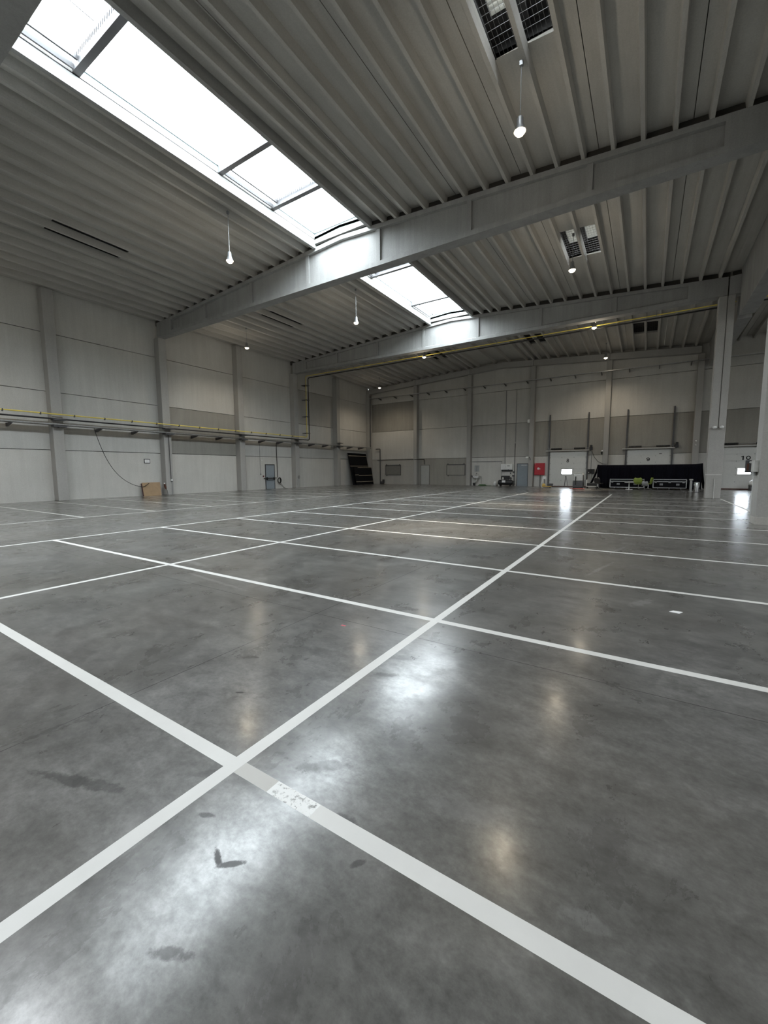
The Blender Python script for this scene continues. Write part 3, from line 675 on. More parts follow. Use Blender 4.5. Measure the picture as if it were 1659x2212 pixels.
for k, (cx, n) in enumerate(DOORS):
    o = bpy.data.objects.new('door_%d' % (k+2), None); C.objects.link(o); o.location = (cx, YF, 0)
    tag(o, {8: 'white sectional loading door marked 8 behind the floor scrubber', 9: 'white sectional loading door marked 9 above the black drape', 10: 'white sectional loading door marked 10 beyond the tall pillar'}[n], None, None, 'structure')
    hs = 3.06/6
    hole = (-.48, .36, 1.13, 1.60) if n == 8 else ((-.38, .36, 1.13, 1.53) if n == 10 else None)
    for i in range(6):
        z0, z1 = .06+i*(3.06/6), .06+(i+1)*(3.06/6)-.012
        mb = MB()
        if hole and i == 2:
            hx0, hx1, hz0, hz1 = hole[0], hole[1], z0+.06, z1-.03
            for q in ((-1.5, hx0, z0, z1), (hx1, 1.5, z0, z1), (hx0, hx1, z0, hz0), (hx0, hx1, hz1, z1)): mb.box(q[0], q[1], .03, .07, q[2], q[3]).box(q[0], q[1], .068, .09, q[2]-(.03 if q[2] == z0 else 0), q[3]+(.03 if q[3] == z1 else 0))
        else: mb.box(-1.49, 1.49, .03, .07, z0, z1).box(-1.5, 1.5, .068, .09, z0-.03, z1+.03)
        p = mb.build('door_panel', 'white_door', o)
        if hole and i == 2:
            MB().box(hx0-.03, hx0, .022, .075, hz0-.03, hz1+.03).box(hx1, hx1+.03, .022, .075, hz0-.03, hz1+.03).box(hx0, hx1, .022, .075, hz0-.03, hz0).box(hx0, hx1, .022, .075, hz1, hz1+.03).build('window_frame', 'white', p, bev=.008)
            MB().box(hx0, hx1, .045, .052, hz0, hz1).build('window_pane', 'glass', p)
        h = MB()
        for x in (-1.45, -.5, .5, 1.45): h.box(x-.022, x+.022, .015, .03, z1-.035, z1+.035)
        h.build('hinge', 'grey', p)
    numeral(str(n), o, (0, .026, 2.32), 'ink')
    MB().box(-1.5, 1.5, .02, .10, 0, .07).build('bottom_seal', 'black_rubber', o)
    if n == 9: MB().box(.72, .90, .02, .03, 2.74, 2.78).build('handle_slot', 'ink', o)
    for s in (-1, 1):
        x = s*1.57
        MB().box(min(x-.05, x+.05), max(x-.05, x+.05), -.13, 0, 0, 6.4).build('track', 'dark_steel', o)
        sp = MB()
        for i in range(18): sp.cyl((s*.5+s*.9*i/18, -.16, 3.36), (s*.5+s*.9*(i+.7)/18, -.16, 3.36), .075, 10)
        sp.build('spring', 'black', o)
    MB().cyl((-1.75, -.16, 3.36), (1.8, -.16, 3.36), .02, 8).build('shaft', 'steel_dull', o)
    MB().box(-1.85, 1.75, -.2, 0, 3.16, 3.24).build('header_rail', 'light_grey', o)
    MB().box(1.72, 1.95, -.3, -.04, 3.2, 3.42).cyl((1.85, -.17, 3.42), (1.85, -.17, 3.62), .08, 10).build('motor', 'black', o, smooth=False)
    MB().box(-1.55, 1.55, -.3, -.01, .0, .075).build('dock_plate', 'dock', o)
def fdoor(name, x0, x1, h, leaf, label, closer):
    o = bpy.data.objects.new(name, None); C.objects.link(o); cx = (x0+x1)/2; w = (x1-x0)/2; o.location = (cx, YF, 0); tag(o, label, None, None, 'structure')
    MB().box(-w, -w+.06, -.05, 0, 0, h).box(w-.06, w, -.05, 0, 0, h).box(-w+.06, w-.06, -.05, 0, h-.06, h).build('door_frame', 'dark_steel' if closer else 'shutter', o)
    MB().box(-w+.06, w-.06, -.035, 0, .01, h-.06).build('door_leaf', leaf, o)
    g = MB().cyl((-w+.15, -.035, 1.0), (-w+.15, -.09, 1.0), .02, 8).box(-w+.13, -w+.28, -.10, -.08, .985, 1.015).build('door_handle', 'steel_dull', o)
    if closer: MB().box(-.1, w-.1, -.1, -.035, h-.2, h-.12).build('door_closer', 'steel', o)
fdoor('door_5', -10.42, -9.36, 2.12, 'grey_door', 'grey-blue flush door right of the black compressor', True)
fdoor('door_6', -20.62, -19.55, 2.10, 'pale_door', 'pale narrow door in the dark end-wall bay', False)
for i, (a, b_, l) in enumerate(((-25.12, -23.1, 'closed board shutter left of the slim end-wall column'), (-17.6, -15.56, 'closed board shutter right of the pale narrow door'))):
    o = bpy.data.objects.new('window_%d' % (i+1), None); C.objects.link(o); cx = (a+b_)/2; w = (b_-a)/2; o.location = (cx, YF, 1.0); tag(o, l, None, None, 'structure')
    MB().box(-w, -w+.05, -.05, 0, 0, 1.12).box(w-.05, w, -.05, 0, 0, 1.12).box(-w+.05, w-.05, -.05, 0, 0, .05).box(-w+.05, w-.05, -.06, 0, 1.05, 1.13).build('window_frame', 'dark_steel', o)
    MB().box(-w+.05, w-.05, -.025, 0, .05, 1.05).build('shutter_board', 'shutter' if i == 0 else 'wall_dark', o)
    MB().box(-w+.1, -w+.18, -.06, 0, 1.13, 1.22).box(w-.18, w-.1, -.06, 0, 1.13, 1.22).box(-w+.15, -w+.21, -.06, 0, -.1, 0).build('hook', 'dark_steel', o)
# conduits on the end wall
YW = YF-.04
cable('black_conduit', fillet([(-26.2, YW, 2.68), (-20.25, 39.14, 2.68), (-20.2, YW, 2.68), (-20.2, YW, 2.15)], .05), .03, 'black_rubber', 'black conduit across the end wall to the pale narrow door', 'conduit')
cable('corner_pipe', fillet([(-26.3, 39.5, 3.95), (-25.72, 39.5, 3.95), (-25.72, 39.5, 0)], .08), .055, 'dark_steel', 'dark pipe standing in the far left corner', 'pipe')
cable('corner_riser', [(-26.72, 39.05, 4.0), (-26.72, 39.05, 9.9)], .05, 'dark_steel', 'dark riser pipe up the corner column', 'pipe')
o = thing('pump_box', 'small dark box on the floor in the far left corner', 'box', (-25.3, 39.35, 0)); MB().box(-.25, .1, -.15, .15, 0, .3).build('housing', 'dark_steel', o, bev=.02); MB().box(.0, .2, -.1, .1, .1, .52).build('motor', 'dark_steel', o, bev=.02)
cable('grey_conduit', [(-11.55, YW, 9.0), (-11.55, YW, 2.1)], .035, 'steel_dull', 'grey conduit rising from the white fuse cabinet', 'conduit', 'conduits above the compressor')
cable('grey_conduit', [(-10.6, YW, 9.0), (-10.6, YW, 4.1)], .025, 'steel_dull', 'thin grey conduit high left of the grey-blue flush door', 'conduit', 'conduits above the compressor')
cable('grey_conduit', [(-10.62, YW, 4.0), (-10.62, YW, .1)], .03, 'dark_steel', 'dark conduit just left of the grey-blue flush door', 'conduit', 'conduits above the compressor')
cable('water_pipe', [(-14.9, YW, 2.35), (-11.85, YW, 2.35), (-11.85, YW, 1.0)], .022, 'steel_dull', 'thin horizontal water pipe above the wash basin', 'pipe')
for x, z, l in ((-11.9, 4.3, 'tiny white detector left of the fuse cabinet conduit'), (-10.58, 4.05, 'tiny white detector on top of the dark conduit')):
    o = MB().lathe([(.03, -.05), (.06, 0), (.03, .05)], (0, -.06, 0), 12).build('detector', 'white', None, smooth=True, loc=(x, YF, z)); tag(o, l, 'detector', 'detectors above the compressor')
o = thing('floodlight', 'small white floodlight on the column above the grey-blue door', 'floodlight', (-9.2, 39.2, 2.62)); MB().hexa([(-.25, -.3, -.03), (.0, -.3, -.03), (.0, -.12, .02), (-.25, -.12, .02), (-.25, -.28, .07), (0, -.28, .07), (0, -.1, .12), (-.25, -.1, .12)]).build('head', 'white', o, bev=.01); MB().tube([(-.02, -.15, .05), (.08, -.1, .0), (.1, 0, -.2)], .025, 6).build('arm', 'dark_steel', o)
o = thing('router_box', 'white box high on the column above the red hose cabinet', 'box', (-9.33, 39.2, 5.75)); MB().box(-.1, .1, -.1, 0, 0, .34).build('housing', 'white', o, bev=.02); MB().box(-.08, .08, -.105, -.1, .02, .06).build('trim_band', 'light_grey', o)
o = thing('camera', 'small black camera on the column between doors 8 and 9', 'camera', (-3.30, 39.2, 2.9)); MB().cyl((0, -.25, .0), (0, -.02, .08), .07, 12).box(-.05, .05, -.06, 0, -.12, .1).build('body', 'black', o); MB().box(-.03, .09, -.12, 0, .12, .24).build('bracket', 'white', o, bev=.01)
cable('door_cable', [(-4.1, YW, 3.1), (-3.9, YW, 2.6), (-3.6, YW, 2.2), (-3.2, 39.15, 2.0), (-2.9, 39.15, 1.95)], .015, 'black_rubber', 'thin slack cable between the door 8 motor and the column', 'cable')
cable('door_conduit', [(-4.12, YW, 3.1), (-4.12, YW, 1.5)], .02, 'steel_dull', 'thin conduit right of loading door 8', 'conduit')
# ------------------------------------------------------------------ end wall equipment
o = thing('fire_hose_cabinet', 'red wall cabinet with white hose symbol beside loading door 8', 'fire hose cabinet', (-8.33, YF, 1.05))
MB().box(-.44, .44, -.26, 0, 0, 1.08).build('body', 'red', o, bev=.02); MB().box(-.40, .40, -.275, -.26, .04, 1.04).build('door', 'red', o, bev=.008)
mb = MB().tube([(-.08+.085*math.cos(2*PI*i/18), -.278, .58+.085*math.sin(2*PI*i/18)) for i in range(18)], .022, 6, closed=True).box(.0, .10, -.285, -.275, .53, .57).cyl((-.08, -.28, .58), (-.08, -.285, .58), .045, 12)
mb.build('hose_symbol', 'white', o)
MB().box(-.40, -.33, -.29, -.27, .98, 1.02).build('latch', 'white', o)
cable('supply_pipe', [(-8.27, 39.6, 0), (-8.27, 39.6, 1.04)], .03, 'dark_steel', 'dark supply pipe under the red hose cabinet', 'pipe')
o = thing('fuse_cabinet', 'white fuse cabinet on the wall above the black compressor', 'cabinet', (-11.33, YF, 1.42))
MB().box(-.55, .55, -.22, 0, .12, .66).build('body', 'white', o, bev=.012); MB().box(-.48, .52, -.2, 0, 0, .1).build('base_strip', 'black', o)
g = MB().box(-.53, -.08, -.235, -.22, .15, .63).build('door', 'white', o, bev=.006); MB().box(-.13, -.11, -.25, -.235, .36, .42).build('latch', 'dark_steel', g)
g = MB().box(-.06, .53, -.235, -.22, .15, .63).build('door', 'white', o, bev=.006); MB().box(.06, .30, -.238, -.235, .44, .54).build('meter_window', 'grey', g); MB().box(.14, .22, -.24, -.235, .2, .28).build('sticker', 'paper', g); MB().box(.15, .21, -.245, -.235, .155, .19).build('switch', 'black', g)
o = thing('compressor', 'black tank compressor on the floor below the fuse cabinet', 'compressor', (-11.2, 38.75, 0))
n = 20; prof = [(.05, -.70), (.17, -.68), (.235, -.58), (.24, -.5), (.24, .5), (.235, .58), (.17, .68), (.05, .70)]
t = MB(); t.lathe(prof, (0, 0, 0), n); t.v = [(z, y, x+.36) for x, y, z in t.v]; t.build('tank', 'black', o, smooth=True)
MB().box(-.38, .36, -.16, .2, .62, .98).build('motor_guard', 'black', o, bev=.04)
MB().cyl((-.18, -.2, .64), (-.18, -.2, .86), .09, 12, .06).build('cylinder_head', 'light_grey', o, smooth=True)
MB().cyl((.50, -.05, .6), (.50, -.05, .84), .06, 10).tube([(.3, -.1, .8), (.5, -.1, .85), (.62, -.1, .7)], .018, 6).build('regulator', 'dark_steel', o)
MB().box(-.26, .06, -.245, -.225, .36, .56).build('label_plate', 'paper', o)
for x in (-.45, .45):
    MB().box(x-.04, x+.04, -.2, .2, .0, .16).build('foot', 'black', o)
o = thing('bucket', 'round white container on the floor left of the compressor', 'container', (-12.37, 39.3, 0))
MB().lathe([(.10, 0), (.16, .04), (.19, .2), (.17, .36), (.10, .44), (.04, .46)], n=18).build('body', 'white', o, smooth=True); MB().tube([(-.09, 0, .42), (-.05, 0, .5), (.05, 0, .5), (.09, 0, .42)], .012, 6).build('handle', 'light_grey', o)
o = thing('waste_valve', 'small dark valve on the floor beside the grey-blue door', 'valve', (-10.62, 39.3, 0)); MB().cyl((0, 0, 0), (0, 0, .5), .05, 8).box(-.12, .12, -.05, .05, .38, .46).build('body', 'dark_steel', o); MB().box(-.1, .1, -.07, .0, .9, 1.05).cyl((0, .03, .4), (0, .03, .95), .02).build('riser', 'dark_steel', o)
o = thing('wall_switches', 'pair of small dark switches right of the fuse cabinet', 'switch', (-10.75, YF, 1.12)); MB().box(.0, .12, -.09, 0, .1, .28).build('housing', 'dark_steel', o, bev=.01); MB().box(-.28, -.2, -.07, 0, .0, .16).build('second_housing', 'dark_steel', o, bev=.01)
o = thing('wash_basin', 'white wash basin with fittings right of the slim column', 'wash basin', (-14.25, 39.4, 0))
MB().hexa([(-.22, -.22, .72), (.22, -.22, .72), (.26, .28, .72), (-.26, .28, .72), (-.34, -.3, .96), (.34, -.3, .96), (.34, .28, .96), (-.34, .28, .96)]).build('basin', 'white', o, bev=.03)
MB().box(-.38, -.12, -.2, .2, .97, 1.06).cyl((.15, -.1, .97), (.15, -.1, 1.12), .08, 12).build('bottles', 'light_grey', o, bev=.01)
MB().tube([(0, .1, 1.0), (0, .05, 1.22), (0, -.08, 1.22), (0, -.1, 1.12)], .02, 8).build('tap', 'dark_steel', o, smooth=True)
MB().tube(fillet([(.02, 0, .72), (.02, 0, .46), (-.18, .05, .38), (-.18, .2, .3)], .08), .04, 8).build('waste_pipe', 'white', o, smooth=True)
MB().box(-.55, -.40, .05, .28, .84, 1.02).build('soap_dispenser', 'dark_steel', o, bev=.02)
MB().cyl((-.24, .0, 0), (-.24, .0, .26), .11, 12, .14).build('bin', 'black', o)
MB().cyl((.42, .2, .1), (.42, .2, .9), .012, 6).build('supply_hose', 'dark_steel', o)
o = thing('wall_panel', 'grey panel on the wall above the wash basin', 'panel', (-14.33, YF, 1.36)); MB().box(-.23, .23, -.05, 0, 0, .62).build('board', 'grey', o, bev=.01); MB().box(-.012, .012, -.06, -.05, .02, .60).build('seam', 'dark_steel', o)
o = thing('garden_hose', 'heap of green hose on the floor right of the wash basin', 'hose', (-13.6, 39.25, 0)); mb = MB()
for k in range(4): mb.tube([((.42-.05*k)*math.cos(2*PI*i/26)+.03*math.sin(5*i+k), (.24-.03*k)*math.sin(2*PI*i/26), .02+.03*k+.012*math.sin(3*i)) for i in range(26)], .016, 6, closed=True)
mb.build('coil', 'green_hose', o, smooth=True); MB().tube([(.4, 0, .02), (.7, .05, .016), (.9, .0, .016)], .014, 6).build('loose_end', 'green_hose', o)
o = thing('control_box', 'black twin control box on a post between door 8 and the drape', 'control box', (-4.1, YF, 1.18))
MB().box(-.26, -.01, -.16, 0, 0, .38).box(.01, .26, -.16, 0, 0, .38).build('housing', 'black', o, bev=.015); MB().cyl((-.17, -.16, .1), (-.17, -.18, .1), .035, 10).build('button', 'white', o)
MB().box(-.05, .05, -.12, 0, -.35, 0).cyl((-.08, -.05, -1.0), (-.08, -.05, -.1), .02, 6).cyl((.06, -.05, -.7), (.06, -.05, -.1), .02, 6).build('cable_stub', 'light_grey', o)
# tripod-like folded ladder stand in front of door 8
o = thing('folding_stand', 'thin dark folding stand in front of loading door 8', 'stand', (-6.0, 39.1, 0))
MB().cyl((-.12, 0, 0), (-.02, .02, .95), .025, 6).build('leg', 'black', o); MB().cyl((.2, .03, 0), (0, .02, .95), .018, 6).build('leg', 'dark_steel', o)
MB().box(-.05, .03, 0, .05, .88, .98).build('hinge', 'dark_steel', o); MB().cyl((-.16, 0, 0), (-.08, 0, 0.03), .05, 8).build('foot', 'black', o)
# pallet truck
o = thing('pallet_truck', 'yellow hand pallet truck below the red hose cabinet', 'pallet truck', (-7.2, 36.9, 0), .12)
MB().box(-.16, .42, -.3, -.12, .08, .16).box(-.16, .42, .12, .3, .08, .16).box(-.3, -.12, -.28, .28, .08, .22).hexa([(-.34, -.2, .2), (.0, -.2, .2), (.0, .2, .2), (-.34, .2, .2), (-.26, -.12, .36), (-.12, -.12, .36), (-.12, .12, .36), (-.26, .12, .36)]).build('fork_frame', 'yellow', o, bev=.012)
MB().cyl((-.14, -.03, .2), (-.14, -.05, .74), .03, 8).build('pump', 'dark_steel', o)
MB().tube(fillet([(-.34, -.06, .36), (-.26, -.06, .98), (-.02, -.06, .98), (.06, -.06, .36)], .06), .022, 8).build('handle', 'white', o, smooth=True)
MB().box(-.24, -.04, -.075, -.045, .74, .94).build('grip_plate', 'white', o)
for s in (-.12, .12): MB().cyl((-.30, s-.03, .08), (-.30, s+.03, .08), .08, 12).build('wheel', 'light_grey', o)
for s in (-.21, .21): MB().cyl((.32, s-.05, .045), (.32, s+.05, .045), .045, 10).build('roller', 'dark_steel', o)
MB().box(.1, .55, -.27, .27, .26, .36).box(.12, .53, -.25, .25, .165, .26).build('battery_case', 'dark_steel', o)
# floor scrubber
o = thing('floor_scrubber', 'grey and black floor scrubber in front of loading door 8', 'floor scrubber', (-4.5, 35.2, 0), .05)
MB().hexa([(-.36, -.45, .16), (.36, -.45, .16), (.38, .5, .16), (-.38, .5, .16), (-.36, -.45, .64), (.36, -.45, .64), (.38, .5, .66), (-.38, .5, .66)]).build('lower_body', 'dark_steel', o, bev=.04)
MB().hexa([(-.34, -.40, .65), (.34, -.40, .65), (.36, .35, .65), (-.36, .35, .65), (-.33, -.38, 1.22), (.33, -.38, 1.22), (.33, .3, 1.25), (-.33, .3, 1.25)]).build('tank', 'light_grey', o, bev=.06)
MB().box(-.31, .31, -.37, .31, 1.23, 1.27).build('lid', 'grey', o, bev=.015)
MB().hexa([(.30, -.3, .6), (.44, -.3, .2), (.44, .4, .2), (.30, .4, .6), (.26, -.3, 1.16), (.36, -.3, 1.10), (.36, .4, 1.10), (.26, .4, 1.16)]).build('side_cover', 'dark_steel', o, bev=.02)
MB().tube([(-.15, -.47, .35), (-.16, -.50, .6), (-.15, -.44, 1.0)], .035, 8).build('drain_hose', 'black_rubber', o, smooth=True)
for s in (-.3, .3): MB().cyl((s-.05, .2, .12), (s+.05, .2, .12), .12, 14).build('wheel', 'black_rubber', o)
MB().box(-.35, .35, -.46, .1, .05, .16).build('brush_deck', 'black', o, bev=.02)
MB().tube([(-.55+1.05*i/12, -.52-.06*math.sin(PI*i/12), .06) for i in range(13)], .03, 8).build('squeegee', 'red_dull', o)
# black drape with folds on its frame
o = thing('black_drape', 'long black cloth drape on a frame below loading door 9', 'drape', (0, 38.2, 0))
def fold_sheet(path, z0f, z1f, flare, steps):
    mb = MB(); K = len(path); v = []; nz = 7
    for i, (x, y, nxm, nym) in enumerate(path):
        for j in range(nz):
            t = j/(nz-1); a = .035+.02*math.sin(i*.37)
            w = a*math.sin(i*1.25+.5*math.sin(i*.21))*(1-.3*t)+flare(i/(K-1))*(1-t)**1.4
            v.append((x+nxm*w, y+nym*w, z0f+(z1f(i/(K-1))-z0f)*t))
    f = [(i*nz+j, (i+1)*nz+j, (i+1)*nz+j+1, i*nz+j+1) for i in range(K-1) for j in range(nz-1)]
    mb.add(v, f); return mb
P = [(-3.45+6.85*i/160, -.0, 0, -1) for i in range(161)]
g = fold_sheet(P, .02, lambda t: 1.90-.06*math.sin(PI*t)+.05*max(0, t-.94)/.06, lambda t: .06, 160).build('front_cloth', 'black_cloth', o, smooth=True); s = g.modifiers.new('thick', 'SOLIDIFY'); s.thickness = .012
P = [(-3.45, .02+1.1*i/30, -1, 0) for i in range(31)]
g = fold_sheet(P, .28, lambda t: 1.92-.02*t, lambda t: .55, 30).build('side_cloth', 'black_cloth', o, smooth=True); s = g.modifiers.new('thick', 'SOLIDIFY'); s.thickness = .012
P = [(3.40, .02+1.1*i/30, 1, 0) for i in range(31)]
g = fold_sheet(P, .06, lambda t: 1.95-.35*t, lambda t: .22, 30).build('side_cloth', 'black_cloth', o, smooth=True); s = g.modifiers.new('thick', 'SOLIDIFY'); s.thickness = .012
MB().cyl((-3.45, .06, 1.86), (3.4, .06, 1.86), .025).cyl((-3.43, .06, 0), (-3.43, .06, 1.9), .025).cyl((3.38, .06, 0), (3.38, .06, 1.9), .025).cyl((0, .06, 0), (0, .06, 1.86), .025).build('frame', 'black', o)
# flight cases
def flight_case(w, loc, label, rz=0):
    o = thing('flight_case', label, 'flight case', loc, rz, 'flight cases before the drape'); h = w/2
    MB().box(-h, h, -.35, .35, .14, .76).build('body', 'black_matt', o)
    e = .028
    mb = MB()
    for z in (.14, .60, .76):
        mb.box(-h-.01, h+.01, -.365, -.345, z-e, z+e).box(-h-.01, -h+.01, -.36, .36, z-e, z+e).box(h-.01, h+.01, -.36, .36, z-e, z+e)
    for x in (-h, h): mb.box(x-e, x+e, -.365, -.345, .14, .76).box(x-e, x+e, .345, .365, .14, .76)
    mb.build('aluminium_edge', 'steel', o)
    for x in (-h+.15, 0, h-.17): MB().box(x-.07, x+.07, -.375, -.355, .50, .62).cyl((x, -.375, .56), (x, -.385, .56), .03, 10).build('latch', 'steel_dull', o, bev=.004)
    for x in (-h*.5, h*.5):
        g = MB().box(x-.10, x+.10, -.36, -.352, .32, .46).build('handle_dish', 'steel_dull', o); MB().tube(fillet([(x-.07, -.36, .36), (x-.07, -.385, .36), (x+.07, -.385, .36), (x+.07, -.36, .36)], .015), .01, 6).build('grip', 'black_rubber', g)
    for x in (-h+.3, 0, h-.3):
        for y in (-.25, .25): MB().cyl((x-.02, y, .055), (x+.02, y, .055), .055, 12).box(x-.03, x+.03, y-.03, y+.03, .08, .14).build('castor', 'steel_dull', o)
    return o
flight_case(2.26, (-1.31, 37.4, .08), 'left long flight case with aluminium edges behind the white table')
flight_case(2.02, (1.43, 37.4, .08), 'right long flight case with aluminium edges beside the steel bin')
for ob in [x for x in C.objects if x.name.startswith('flight_case')]: ob.location.z = 0.0
# small white table
o = thing('side_table', 'small white table on one leg before the left flight case', 'table', (-1.12, 36.4, 0))
MB().box(-.30, .32, -.25, .25, .52, .55).build('table_top', 'white', o, bev=.008); MB().cyl((0, 0, .03), (0, 0, .52), .032, 12).build('leg', 'white', o); MB().box(-.22, .24, -.18, .18, 0, .03).build('base', 'white', o, bev=.01)
# shell chairs
def shell_chair(loc, rz, mat, label):
    o = thing('shell_chair', label, 'chair', loc, rz, 'chairs before the drape')
    def shell(z0, pts):
        mb = MB(); v = []; f = []; n = 11
        for (y, z, w) in pts:
            for i in range(n):
                u = -1+2*i/(n-1); v.append((w*u, y-.07*u*u*(1 if z > .5 else 0), z+.03*u*u))
        for j in range(len(pts)-1):
            for i in range(n-1): f.append((j*n+i, j*n+i+1, (j+1)*n+i+1, (j+1)*n+i))
        mb.add(v, f); return mb
    g = shell(0, [(-.25, .42, .20), (-.15, .44, .24), (.05, .43, .25), (.16, .44, .24)]).build('seat', mat, o, smooth=True); s = g.modifiers.new('thick', 'SOLIDIFY'); s.thickness = .035
    g = shell(0, [(.17, .46, .22), (.22, .55, .27), (.26, .68, .29), (.28, .80, .26), (.28, .87, .17)]).build('backrest', mat, o, smooth=True); s = g.modifiers.new('thick', 'SOLIDIFY'); s.thickness = .03
    MB().cyl((0, 0, .08), (0, 0, .43), .025, 10).build('column', 'chrome', o)
    for k in range(4):
        a = PI/4+k*PI/2; MB().tube([(0, 0, .09), (.14*math.cos(a), .14*math.sin(a), .075), (.27*math.cos(a), .27*math.sin(a), .018)], .016, 6).build('leg', 'chrome', o)
    return o
shell_chair((-.52, 36.5, 0), PI*.94, 'green', 'green shell chair with its back turned, right of the white table')
shell_chair((.10, 36.7, 0), PI*1.42, 'green', 'green shell chair seen side on, left of the right flight case')
o = shell_chair((-.13, 36.25, 0), PI*1.05, 'grey', 'grey shell chair between the two green chairs'); o.scale = (.7, .8, .72)
# dark chair and trolley left of the drape
shell_chair((-3.2, 36.6, 0), PI*.8, 'black', 'black chair with chrome legs at the left end of the drape')
o = thing('trolley', 'low trolley with white frame left of the drape', 'trolley', (-3.75, 37.4, 0))
MB().box(-.4, .4, -.28, -.24, .14, .2).box(-.4, .4, .24, .28, .14, .2).box(-.42, -.38, -.28, .28, .14, .2).box(.38, .42, -.28, .28, .14, .42).box(-.42, -.38, -.28, -.24, .2, .7).box(-.42, -.38, .24, .28, .2, .7).build('frame', 'white', o)
MB().box(-.36, .36, -.22, .22, .2, .42).build('load', 'black', o, bev=.02)
for x in (-.33, .33):
    for y in (-.22, .22): MB().cyl((x-.02, y, .06), (x+.02, y, .06), .06, 10).box(x-.02, x+.02, y-.02, y+.02, .08, .14).build('castor', 'black_rubber', o)
o = thing('pole_stand', 'thin black pole stand in front of the drape left end', 'stand', (-3.2, 35.2, 0))
MB().cyl((0, 0, .02), (0, 0, 1.6), .022, 8).build('pole', 'black', o); MB().box(-.35, .35, -.25, .25, 0, .02).build('base', 'black', o)
# bin and post
o = thing('steel_bin', 'shiny cylindrical steel bin near the tall pillar', 'bin', (2.76, 33.6, 0))
MB().lathe([(.145, .01), (.15, .02), (.15, .64), (.142, .66)], n=28).build('body', 'chrome', o, smooth=True); MB().lathe([(.155, .63), (.155, .67), (.10, .685)], n=28).build('rim', 'steel_dull', o, smooth=True); MB().lathe([(.16, 0), (.16, .02)], n=28).build('base_ring', 'black', o)
o = thing('ashtray_post', 'slim grey post with round top left of the steel bin', 'post', (2.55, 34.9, 0))
MB().lathe([(.15, 0), (.15, .02), (.075, .03), (.075, .68), (.07, .70)], n=18).build('column', 'grey', o, smooth=True); MB().lathe([(.10, .76), (.115, .78), (.115, .84), (.08, .86)], n=18).cyl((0, 0, .68), (0, 0, .78), .05).build('top', 'light_grey', o, smooth=True)
# things half hidden by the right edge pillar
o = thing('sack_pile', 'white sack on a dark crate beside loading door 10', 'sack', (6.42, 38.6, .36)); MB().lathe([(.3, 0), (.34, .1), (.27, .28), (.12, .4), (.03, .43)], n=14).build('sack', 'white', o, smooth=True)
o = thing('crate', 'dark crate under the white sack by loading door 10', 'crate', (6.62, 38.6, 0)); MB().box(-.45, .5, -.35, .35, 0, .36).build('body', 'dark_steel', o, bev=.02); MB().box(-.47, .52, -.37, .37, .30, .335).build('rim', 'black', o)
o = MB().hexa([(-.06, -.03, 0), (.03, -.045, 0), (.065, .02, 0), (-.02, .04, 0), (-.06, -.03, .004), (.03, -.045, .002), (.065, .02, .006), (-.02, .04, .002)]).build('paper_scrap', 'paper', None, loc=(.34, 5.41, .001)); tag(o, 'small white paper scrap lying on the floor', 'paper')

# ------------------------------------------------------------------ pendant lamps
WARM = (1.0, .86, .66)
def pendant(x, y, z, label, cord_top):
    main_row = -5 < x < 0 and y > 5
    o = thing('pendant_lamp', label, 'pendant lamp', (x, y, z), 0, 'lit pendant lamps')
    MB().cyl((0, 0, .3), (0, 0, cord_top-z), .010, 6).box(-.04, .04, -.04, .04, cord_top-z-.1, cord_top-z).build('cord', 'steel_dull', o)
    MB().lathe([(.05, .34), (.075, .30), (.08, .16), (.125, .06), (.15, .0)], n=20).build('housing', 'steel_dull', o, smooth=True)
    MB().lathe([(.03, -.09), (.09, -.065), (.125, -.02), (.135, .0)], n=20).build('lens', 'lamp', o, smooth=True)
    def lamp(nm, kind, en, dz, size=None, blend=1, aim=None):
        ld = bpy.data.lights.new(nm, kind); ld.energy = en; ld.color = WARM; ld.shadow_soft_size = .16
        if size: ld.spot_size = math.radians(size); ld.spot_blend = blend
        lo = bpy.data.objects.new(nm, ld); C.objects.link(lo); lo.location = (x, y, z-dz)
        if aim: lo.rotation_euler = Vector(aim).to_track_quat('-Z', 'Y').to_euler()
    near_wall = x < -20 or y > 35
    lamp('lamp_glow', 'POINT', LAMP_GLOW*(.25 if y > 35 else 1), .30)
    lamp('lamp_wide', 'SPOT', LAMP_WIDE*(2.6 if near_wall else .8), .16, 150, .7)
    if main_row: lamp('lamp_beam', 'SPOT', LAMP_NARROW, .16, 34, 1, (-1.5, -1.0, -9.8))
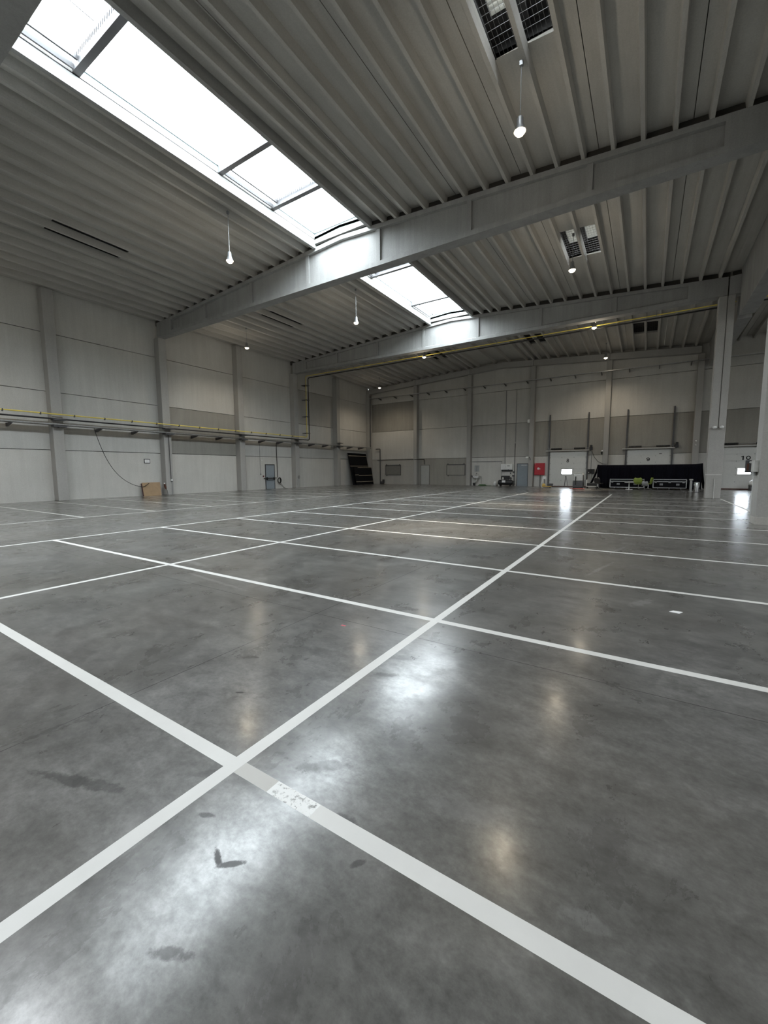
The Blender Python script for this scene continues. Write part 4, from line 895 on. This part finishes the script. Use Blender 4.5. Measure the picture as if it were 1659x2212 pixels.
for x, y, z, l in ((-3.05, 11.05, 9.80, 'bright pendant lamp on a cord before the large roof girder, top right'), (-3.1, 19.7, 9.92, 'pendant lamp below the meshed vent between the girders'),
                   (-3.1, 28.2, 9.94, 'pendant lamp on the line of the yellow pipe, right'), (-3.1, 36.3, 9.97, 'pendant lamp before the end-wall beam above door 8 and 9'),
                   (-14.45, 11.3, 9.9, 'pendant lamp on a long cord left of the long skylight'), (-14.4, 19.7, 9.92, 'pendant lamp on a long cord left of the smaller skylight'),
                   (-14.45, 28.3, 9.94, 'pendant lamp in front of the yellow pipe under the middle of the girder'), (-23.4, 35.9, 9.9, 'pendant lamp in the far left corner'),
                   (-23.4, 19.4, 9.9, 'pendant lamp close to the left wall'),
                   (-23.4, 2.9, 9.9, 'unseen pendant lamp added by the left wall left of the picture'), (-3.05, 2.7, 9.85, 'unseen pendant lamp added overhead above the picture'),  # unseen lamps from here on, added to brighten the walls and ceiling
                   (9.1, 11, 9.9, 'unseen pendant lamp added in the next aisle nearest the picture'), (9.1, 19.6, 9.9, 'unseen pendant lamp added in the next aisle behind the right pillar'), (9.1, 28, 9.9, 'unseen pendant lamp added in the next aisle near loading door 10')):
    pendant(x, y, z, l, ribz(x, y))

# ------------------------------------------------------------------ daylight
w = bpy.data.worlds.new('overcast'); bpy.context.scene.world = w; w.use_nodes = True
bg = w.node_tree.nodes['Background']; bg.inputs[0].default_value = (.90, .955, 1.0, 1); bg.inputs[1].default_value = SKY
def portal(x, y, sx, sy, z=12.30):
    ld = bpy.data.lights.new('sky_opening', 'AREA'); ld.shape = 'RECTANGLE'; ld.size = sx; ld.size_y = sy; ld.cycles.is_portal = True
    lo = bpy.data.objects.new('sky_opening', ld); C.objects.link(lo); lo.location = (x, y, z)
for y0, y1, s in BAYS:
    if s:
        portal((GAPX[0]+GAPX[1])/2, (y0+y1)/2, 2.9, y1-y0-.7); portal(2*ROW-(GAPX[0]+GAPX[1])/2, (y0+y1)/2, 2.9, y1-y0-.7)
sc = bpy.context.scene
sc.view_settings.view_transform = 'Standard'; sc.view_settings.look = 'None'; sc.view_settings.gamma = 1; sc.view_settings.use_curve_mapping = False
sc.view_settings.exposure = EXPO
cy = sc.cycles
cy.max_bounces = 9; cy.diffuse_bounces = 7; cy.glossy_bounces = 3; cy.transmission_bounces = 3; cy.transparent_max_bounces = 8
cy.sample_clamp_indirect = 6; cy.use_denoising = True; cy.use_adaptive_sampling = True; cy.adaptive_threshold = .025; cy.caustics_reflective = False; cy.caustics_refractive = False
